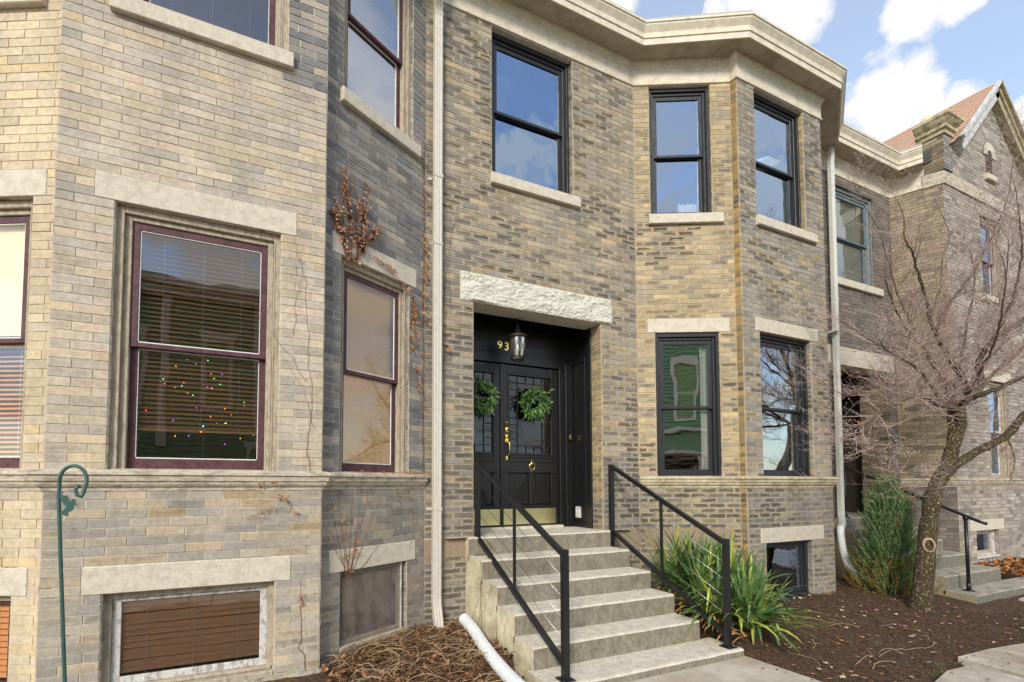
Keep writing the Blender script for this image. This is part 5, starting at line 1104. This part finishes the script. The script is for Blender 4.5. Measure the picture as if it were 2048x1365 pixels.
for i in range(70):
    a = r.uniform(0, 6.28); s_ = r.random(); p = (JX+.24+math.cos(a)*.07*(1-s_), JY-.1+math.sin(a)*.07*(1-s_), JZ+.9+s_*.42); plume(b, p, Vector((math.cos(a)*.3, math.sin(a)*.3, 1)), .12, 0)
b.build('foliage', [mJun, mJunB], t); b = MB(); b.tube([(JX, JY, 0), (JX+.02, JY, .7), (JX, JY, 1.45)], [.03, .018, .004], 7); b.build('trunk', mBark, t)

# dried shrub on the neighbour's landing
t = thing('dried_shrub', (10.2, 4.7, .9), 'rusty brown dried shrub behind the black pipe handrail', 'shrub'); r = random.Random(31); b = MB()
for _ in range(1500):
    d = Vector((r.gauss(0, 1), r.gauss(0, 1), r.gauss(0, 1))).normalized(); p = Vector((10.25, 4.72, 1.32))+Vector((d.x*.36, d.y*.22, d.z*.36))*r.uniform(.6, 1.05); leafquad(b, r, p, d, r.uniform(.03, .06), 0, False)
b.build('foliage', M('rusty_leaves', S(128, 82, 50), .85, var=.4, vs=20, bump=0), t); b = MB(); b.lathe((10.25, 4.72, .84), [(.0, 0), (.14, 0), (.19, .28), (.2, .3), (.17, .3), (.0, .26)], 16); b.build('pot', M('dark_pot', S(60, 54, 50), .7), t)
# ------------------------------------------------------------------ bare tree
LIMBS = {
 'trunk':[(7.89,3.37,-.05,0.155),(7.90,3.37,0.06,0.125),(7.95,3.37,0.3,0.108),(8.03,3.37,0.61,0.1),(8.09,3.365,.86,.095),(8.15,3.36,1.12,0.092),(8.27,3.34,1.54,0.088),(8.64,3.33,1.93,0.08),(8.83,3.33,2.22,0.07)],
 'low_right':[(8.45,3.34,1.70,0.05),(8.70,3.31,1.86,0.058),(8.93,3.25,2.01,0.052),(9.17,3.15,2.14,0.05),(9.39,3.00,2.30,0.047),(9.65,2.90,2.58,0.045),(10.19,2.80,2.89,0.04),(10.79,2.70,3.57,0.03)],
 'left_stem':[(8.79,3.33,2.18,0.055),(9.13,3.45,2.82,0.045),(9.08,3.50,3.10,0.038),(8.87,3.55,3.37,0.03),(8.77,3.60,3.63,0.022),(8.43,3.70,3.98,0.014),(8.30,3.80,4.57,0.009)],
 'mid_stem':[(8.80,3.33,2.15,0.07),(8.97,3.30,2.46,0.06),(8.97,3.30,2.71,0.052),(9.21,3.30,2.88,0.045),(9.08,3.30,3.11,0.04),(8.88,3.35,3.38,0.036),(8.65,3.40,3.75,0.028),(8.51,3.40,3.90,0.024),(8.41,3.40,4.21,0.020),(8.23,3.40,4.58,0.015),(8.09,3.40,4.79,0.012),(7.93,3.40,4.95,0.009),(7.95,3.40,5.22,0.006),(7.86,3.45,5.48,0.003)],
 'right_up':[(9.21,3.30,2.85,0.045),(9.47,3.25,3.04,0.042),(9.31,3.20,3.32,0.038),(9.38,3.15,3.55,0.032),(9.72,3.05,3.80,0.028),(10.16,3.00,4.01,0.024),(10.58,2.90,4.41,0.018),(10.82,2.80,4.93,0.012)],
 'right_mid':[(9.23,3.25,2.85,0.035),(9.53,3.10,2.98,0.03),(9.89,2.95,3.15,0.026),(10.24,2.80,3.25,0.02),(10.39,2.60,3.50,0.015)],
 'right_b':[(9.35,3.25,2.94,0.028),(9.77,3.20,3.25,0.024),(10.28,3.20,3.47,0.02),(10.45,3.10,3.70,0.016),(10.89,3.00,4.11,0.012)],
 'up_r':[(8.65,3.40,3.75,0.02),(8.90,3.30,4.20,0.017),(9.31,3.20,4.66,0.014),(9.60,3.10,5.18,0.011),(9.73,3.00,5.60,0.008),(9.87,2.95,6.12,0.005),(9.74,2.90,6.49,0.002)],
 'up_c':[(8.51,3.40,3.90,0.016),(8.82,3.40,4.37,0.013),(9.06,3.45,4.86,0.01),(9.45,3.50,5.34,0.008),(9.32,3.55,5.71,0.004)],
 'left_arch':[(8.81,3.40,2.71,0.022),(8.11,3.30,3.01,0.018),(7.72,3.25,3.13,0.016),(7.25,3.20,3.19,0.013),(6.77,3.15,3.26,0.01),(6.72,3.10,3.35,0.008),(6.93,3.05,3.39,0.006),(7.25,3.00,3.30,0.003)],
 'left_low':[(8.98,3.33,2.71,0.02),(8.18,3.20,2.65,0.016),(7.38,3.05,2.69,0.013),(6.64,2.95,2.57,0.011),(5.96,2.85,2.38,0.008),(5.56,2.80,2.21,0.006),(5.21,2.75,2.09,0.003)],
 'left_far':[(8.75,3.50,3.34,0.016),(8.30,3.60,3.51,0.012),(7.89,3.70,3.55,0.009),(7.51,3.80,3.74,0.006),(7.21,3.85,3.85,0.003)],
 'left_mid':[(8.97,3.40,2.83,0.016),(8.78,3.60,2.91,0.012),(8.36,3.70,3.04,0.01),(7.82,3.80,3.01,0.007),(7.32,3.85,2.84,0.005),(6.86,3.90,3.02,0.003)],
 'back':[(9.00,3.40,2.80,0.02),(9.67,3.50,3.64,0.016),(9.96,3.50,4.29,0.013),(10.17,3.50,4.79,0.01),(10.06,3.50,5.23,0.005)],
 'left_up':[(8.77,3.60,3.63,0.014),(8.56,3.75,4.30,0.011),(8.39,3.80,4.88,0.009),(8.22,3.80,5.21,0.006),(7.92,3.80,5.51,0.004),(7.64,3.80,5.76,0.002)],
 'drop_a':[(6.64,2.95,2.57,0.007),(6.61,2.90,2.25,0.005),(6.64,2.90,1.92,0.004),(6.84,2.88,1.75,0.002)],
 'drop_b':[(5.86,2.85,2.31,0.006),(5.93,2.85,2.05,0.005),(5.95,2.85,1.87,0.004),(6.25,2.80,1.77,0.002)],
 'rt_fill':[(9.53,3.10,2.98,0.014),(9.38,3.10,2.46,0.011),(9.29,3.10,2.25,0.007)],
 'rt_c':[(9.72,3.05,3.80,0.015),(10.05,3.20,4.35,0.012),(10.27,3.20,4.84,0.008),(9.99,3.20,5.24,0.004)],
 'rt_d':[(9.39,3.00,2.30,0.015),(9.31,2.90,1.97,0.01),(8.81,2.80,1.70,0.005)],
 'front_a':[(8.97,3.30,2.71,0.02),(8.5,2.9,3.1,0.015),(8.1,2.6,3.5,0.011),(7.7,2.4,3.9,0.007),(7.5,2.3,4.3,0.003)],
 'front_b':[(9.3,3.20,3.32,0.02),(9.0,2.8,3.9,0.015),(8.8,2.6,4.4,0.011),(8.5,2.5,4.9,0.007),(8.4,2.5,5.3,0.003)],
}
def catmull(P, step):
    P = [Vector(p[:3]) for p in P], [p[3] for p in P]; V, Rr = P; out = []; rr = []
    for i in range(len(V)-1):
        p0, p1, p2, p3 = V[max(i-1, 0)], V[i], V[i+1], V[min(i+2, len(V)-1)]; n = max(2, int((p2-p1).length/step))
        for k in range(n):
            s_ = k/n; out.append(.5*((2*p1)+(-p0+p2)*s_+(2*p0-5*p1+4*p2-p3)*s_*s_+(-p0+3*p1-3*p2+p3)*s_**3)); rr.append(Rr[i]+(Rr[i+1]-Rr[i])*s_)
    out.append(V[-1]); rr.append(Rr[-1]); return out, rr
def bare_tree(name, loc, label, limbs, seed, off=Vector((0, 0, 0)), scale=1.0, dens=1.0, group='bare trees'):
    r = random.Random(seed); t = thing(name, loc, label, 'bare tree', group); tk = MB(); tw = MB(); bd = MB(); lf = MB()
    def twig(p, d, L, rad, lvl):
        n = 5 if lvl == 1 else 4 if lvl == 2 else 3; P = [p.copy()]; q = p.copy(); dd = d.normalized(); kids = []
        for k in range(n):
            dd = (dd+Vector((r.gauss(0, .16), r.gauss(0, .16), r.gauss(.06, .12)))).normalized(); q = q+dd*L/n; P.append(q.copy()); kids.append((q.copy(), dd.copy(), (k+1)/n))
        tw.tube(P, [rad*(1-.65*i/n) for i in range(n+1)], 3, 0, cap=False)
        if lvl < 3:
            for (q, e, s_) in kids:
                for sg in (-1, 1):
                    if r.random() > (.55 if lvl == 1 else .44): continue
                    sd = e.cross(Vector((r.gauss(0, .3), r.gauss(0, .3), 1))).normalized()*sg; nd = (e*.75+sd*.85+Vector((0, 0, .22))).normalized()
                    twig(q, nd, L*r.uniform(.34, .55), max(rad*.62, .0017), lvl+1)
        else:
            e = P[-1]; u = dd; s1 = .006; a = u.cross(Vector((0, 0, 1))); a = a.normalized() if a.length > .1 else Vector((1, 0, 0)); c = a.cross(u)
            vs = [e-u*s1*.5, e+a*s1*.6+u*s1*.4, e+c*s1*.6+u*s1*.4, e-a*s1*.6+u*s1*.4, e-c*s1*.6+u*s1*.4, e+u*s1*2.0]; bd.add(vs, [(0, 1, 2), (0, 2, 3), (0, 3, 4), (0, 4, 1), (5, 2, 1), (5, 3, 2), (5, 4, 3), (5, 1, 4)])
            if r.random() < .006:
                s2 = r.uniform(.03, .05); sd = Vector((r.gauss(0, 1), r.gauss(0, 1), r.gauss(0, 1))).normalized(); lf.add([e, e+Vector((0, 0, -s2*.5))+sd*s2*.35, e+Vector((0, 0, -s2)), e+Vector((0, 0, -s2*.5))-sd*s2*.3], [(0, 1, 2, 3)])
    for nm, Lm in limbs.items():
        P, rr = catmull(Lm, .07); P = [off+p*scale for p in P]; rr = [q*scale for q in rr]
        if nm != 'trunk':
            for i in range(1, len(P)-1): P[i] = P[i]+Vector((r.gauss(0, 1), r.gauss(0, 1), r.gauss(0, 1)))*(.005*scale)
        # knobbly bark
        q = [x*(1+.06*math.sin(i*1.3+x*90)) for i, x in enumerate(rr)]
        tk.tube(P, q, 14 if rr[0] > .05 else 8 if rr[0] > .015 else 6, 0 if rr[0] > .03 else 1)
        if nm == 'trunk': continue
        for i in range(2, len(P)):
            s_ = i/len(P)
            if rr[i] > .042*scale: continue
            k = dens*(.95 if rr[i] < .03*scale else .6)
            for _ in range(2):
                if r.random() > k*.48: continue
                e = (P[i]-P[i-1]).normalized(); a = r.uniform(0, 6.283); s1 = e.cross(Vector((0, 0, 1))); s1 = s1.normalized() if s1.length > .1 else Vector((1, 0, 0)); s2 = s1.cross(e)
                nd = (e*.6+(s1*math.cos(a)+s2*math.sin(a)*.8)+Vector((0, 0, .25))).normalized()
                twig(P[i], nd, r.uniform(.25, .62)*scale*(1.1-.3*s_), max(.0036, min(rr[i]*.6, .0068))*scale, 1)
        e = (P[-1]-P[-2]).normalized()
        for _ in range(4): twig(P[-1], (e+Vector((r.gauss(0, .5), r.gauss(0, .5), r.gauss(.1, .4)))), .35*scale, .0028*scale, 1)
    tk.build('trunk', [mBark, M('branch_bark', S(96, 78, 66), .9, var=.35, vs=20, bump=.6, bs=50, col2=S(124, 106, 88))], t)
    tw.build('twigs', mTwig, t); bd.build('buds', mBud, t)
    if lf.v: lf.build('leaves', mLeafO, t)
    return t, tk
tt, _ = bare_tree('bare_tree', (7.9, 3.37, 0), 'multi-stemmed bare tree with mossy trunk and fine budded twigs in the bed', LIMBS, 4)
b = MB()
c0 = Vector((8.085, 3.365, .86)); nd = Vector((-.80, -.60, .05)).normalized(); s1 = nd.cross(Vector((0, 0, 1))).normalized(); s2 = s1.cross(nd)
s1 = -s1
rings = [(.066, .100, -.02), (.064, .095, .014), (.046, .074, .024), (.030, .056, .014), (.018, .035, .004), (.0, .0, .002)]
i0 = 0; n = 18
for a_, c_, h_ in rings:
    for k in range(n): q = 2*math.pi*k/n; b.v.append(tuple(c0+nd*(.080+h_)+s1*a_*math.cos(q)+s2*c_*math.sin(q)))
for j in range(len(rings)-1):
    for k in range(n): b.f.append((j*n+k, j*n+(k+1) % n, (j+1)*n+(k+1) % n, (j+1)*n+k)); b.m.append(0 if j < 2 else 1); b.smooth.append(True)
b.build('branch_scar', [mScar, mBark], tt)

# ------------------------------------------------------------------ across the street (seen only as reflections)
t = thing('clapboard_house', (2, -12, 0), 'green clapboard house with cream trim across the street, mirrored in the panes', 'house')
FO = Frame(9.6, -12, -5.2, -12)     # faces +Y
b = MB(); z = 0.0
while z < 8.7:
    b.add([FO(0, z, .0), FO(FO.len, z, .0), FO(FO.len, z, .05), FO(0, z, .05), FO(0, z+.17, .004), FO(FO.len, z+.17, .004)], [(0, 1, 2, 3), (3, 2, 5, 4)]); z += .17
b.wbox((-5.2, -20, 0), (9.6, -12.001, 8.7)); b.build('wall', mClap, t)
def owin(u, z0, z1, w_=.75):
    b = MB()
    for (a, c, e, f) in ((u-w_/2-.14, u-w_/2, z0-.14, z1+.1), (u+w_/2, u+w_/2+.14, z0-.14, z1+.1), (u-w_/2, u+w_/2, z0-.14, z0), (u-w_/2-.2, u+w_/2+.2, z1+.1, z1+.36), (u-w_/2, u+w_/2, z1, z1+.1)): b.box(FO, a, c, e, f, 0, .1, 0, .01)
    b.box(FO, u-w_/2, u+w_/2, (z0+z1)/2-.03, (z0+z1)/2+.03, 0, .05); o = b.build('window', mTrim, t); g = MB(); g.box(FO, u-w_/2, u+w_/2, z0, z1, .01, .03); g.build('window_shade', M('olive_shade', S(150, 160, 100), .6), o)
for u in (2.2, 6.15, 10.5, 13.4): owin(u, 4.6, 7.0)
for u in (2.0, 9.0, 13.4): owin(u, 1.2, 3.0)
b = MB(); b.box(FO, 3.2, 7.6, 3.0, 3.8, 0, 1.6, 0, .02); b.box(FO, 3.1, 7.7, 3.8, 3.95, 0, 1.75, 1, .02); b.box(FO, 3.1, 7.7, 2.9, 3.02, 0, 1.7, 1, .02)
for u in (9.0, 12.1): b.box(FO, u, u+.28, 3.0, 8.6, 0, .14, 1, .01)
for u in (3.3, 5.4, 7.4): b.box(FO, u, u+.18, 0, 2.9, 1.4, 1.58, 1, .01)
b.build('porch', [mClap, mTrim], t)
b = MB(); b.box(FO, 3.5, 7.4, .2, 2.9, .01, .04); b.build('porch_dark_panel', mRoom, t)  # wide dark sheet filling the back of the porch
b = MB(); b.box(FO, -.2, FO.len+.2, 8.5, 8.8, 0, .3, 0, .02); b.box(FO, -.35, FO.len+.35, 8.8, 9.1, 0, .5, 0, .02)
for u in (-.1, FO.len-.5): b.box(FO, u, u+.6, 0, 9.5, 0, .12, 0, .02); b.box(FO, u-.15, u+.75, 9.5, 9.8, 0, .4, 0, .02)
b.build('cornice', mTrim, t)
bare_tree('street_tree', (14.5, -4.5, 0), 'bare street tree across the road, seen mirrored in the bay window', LIMBS, 14, off=Vector((-.2, -9.8, 0)), scale=1.7, dens=.5)
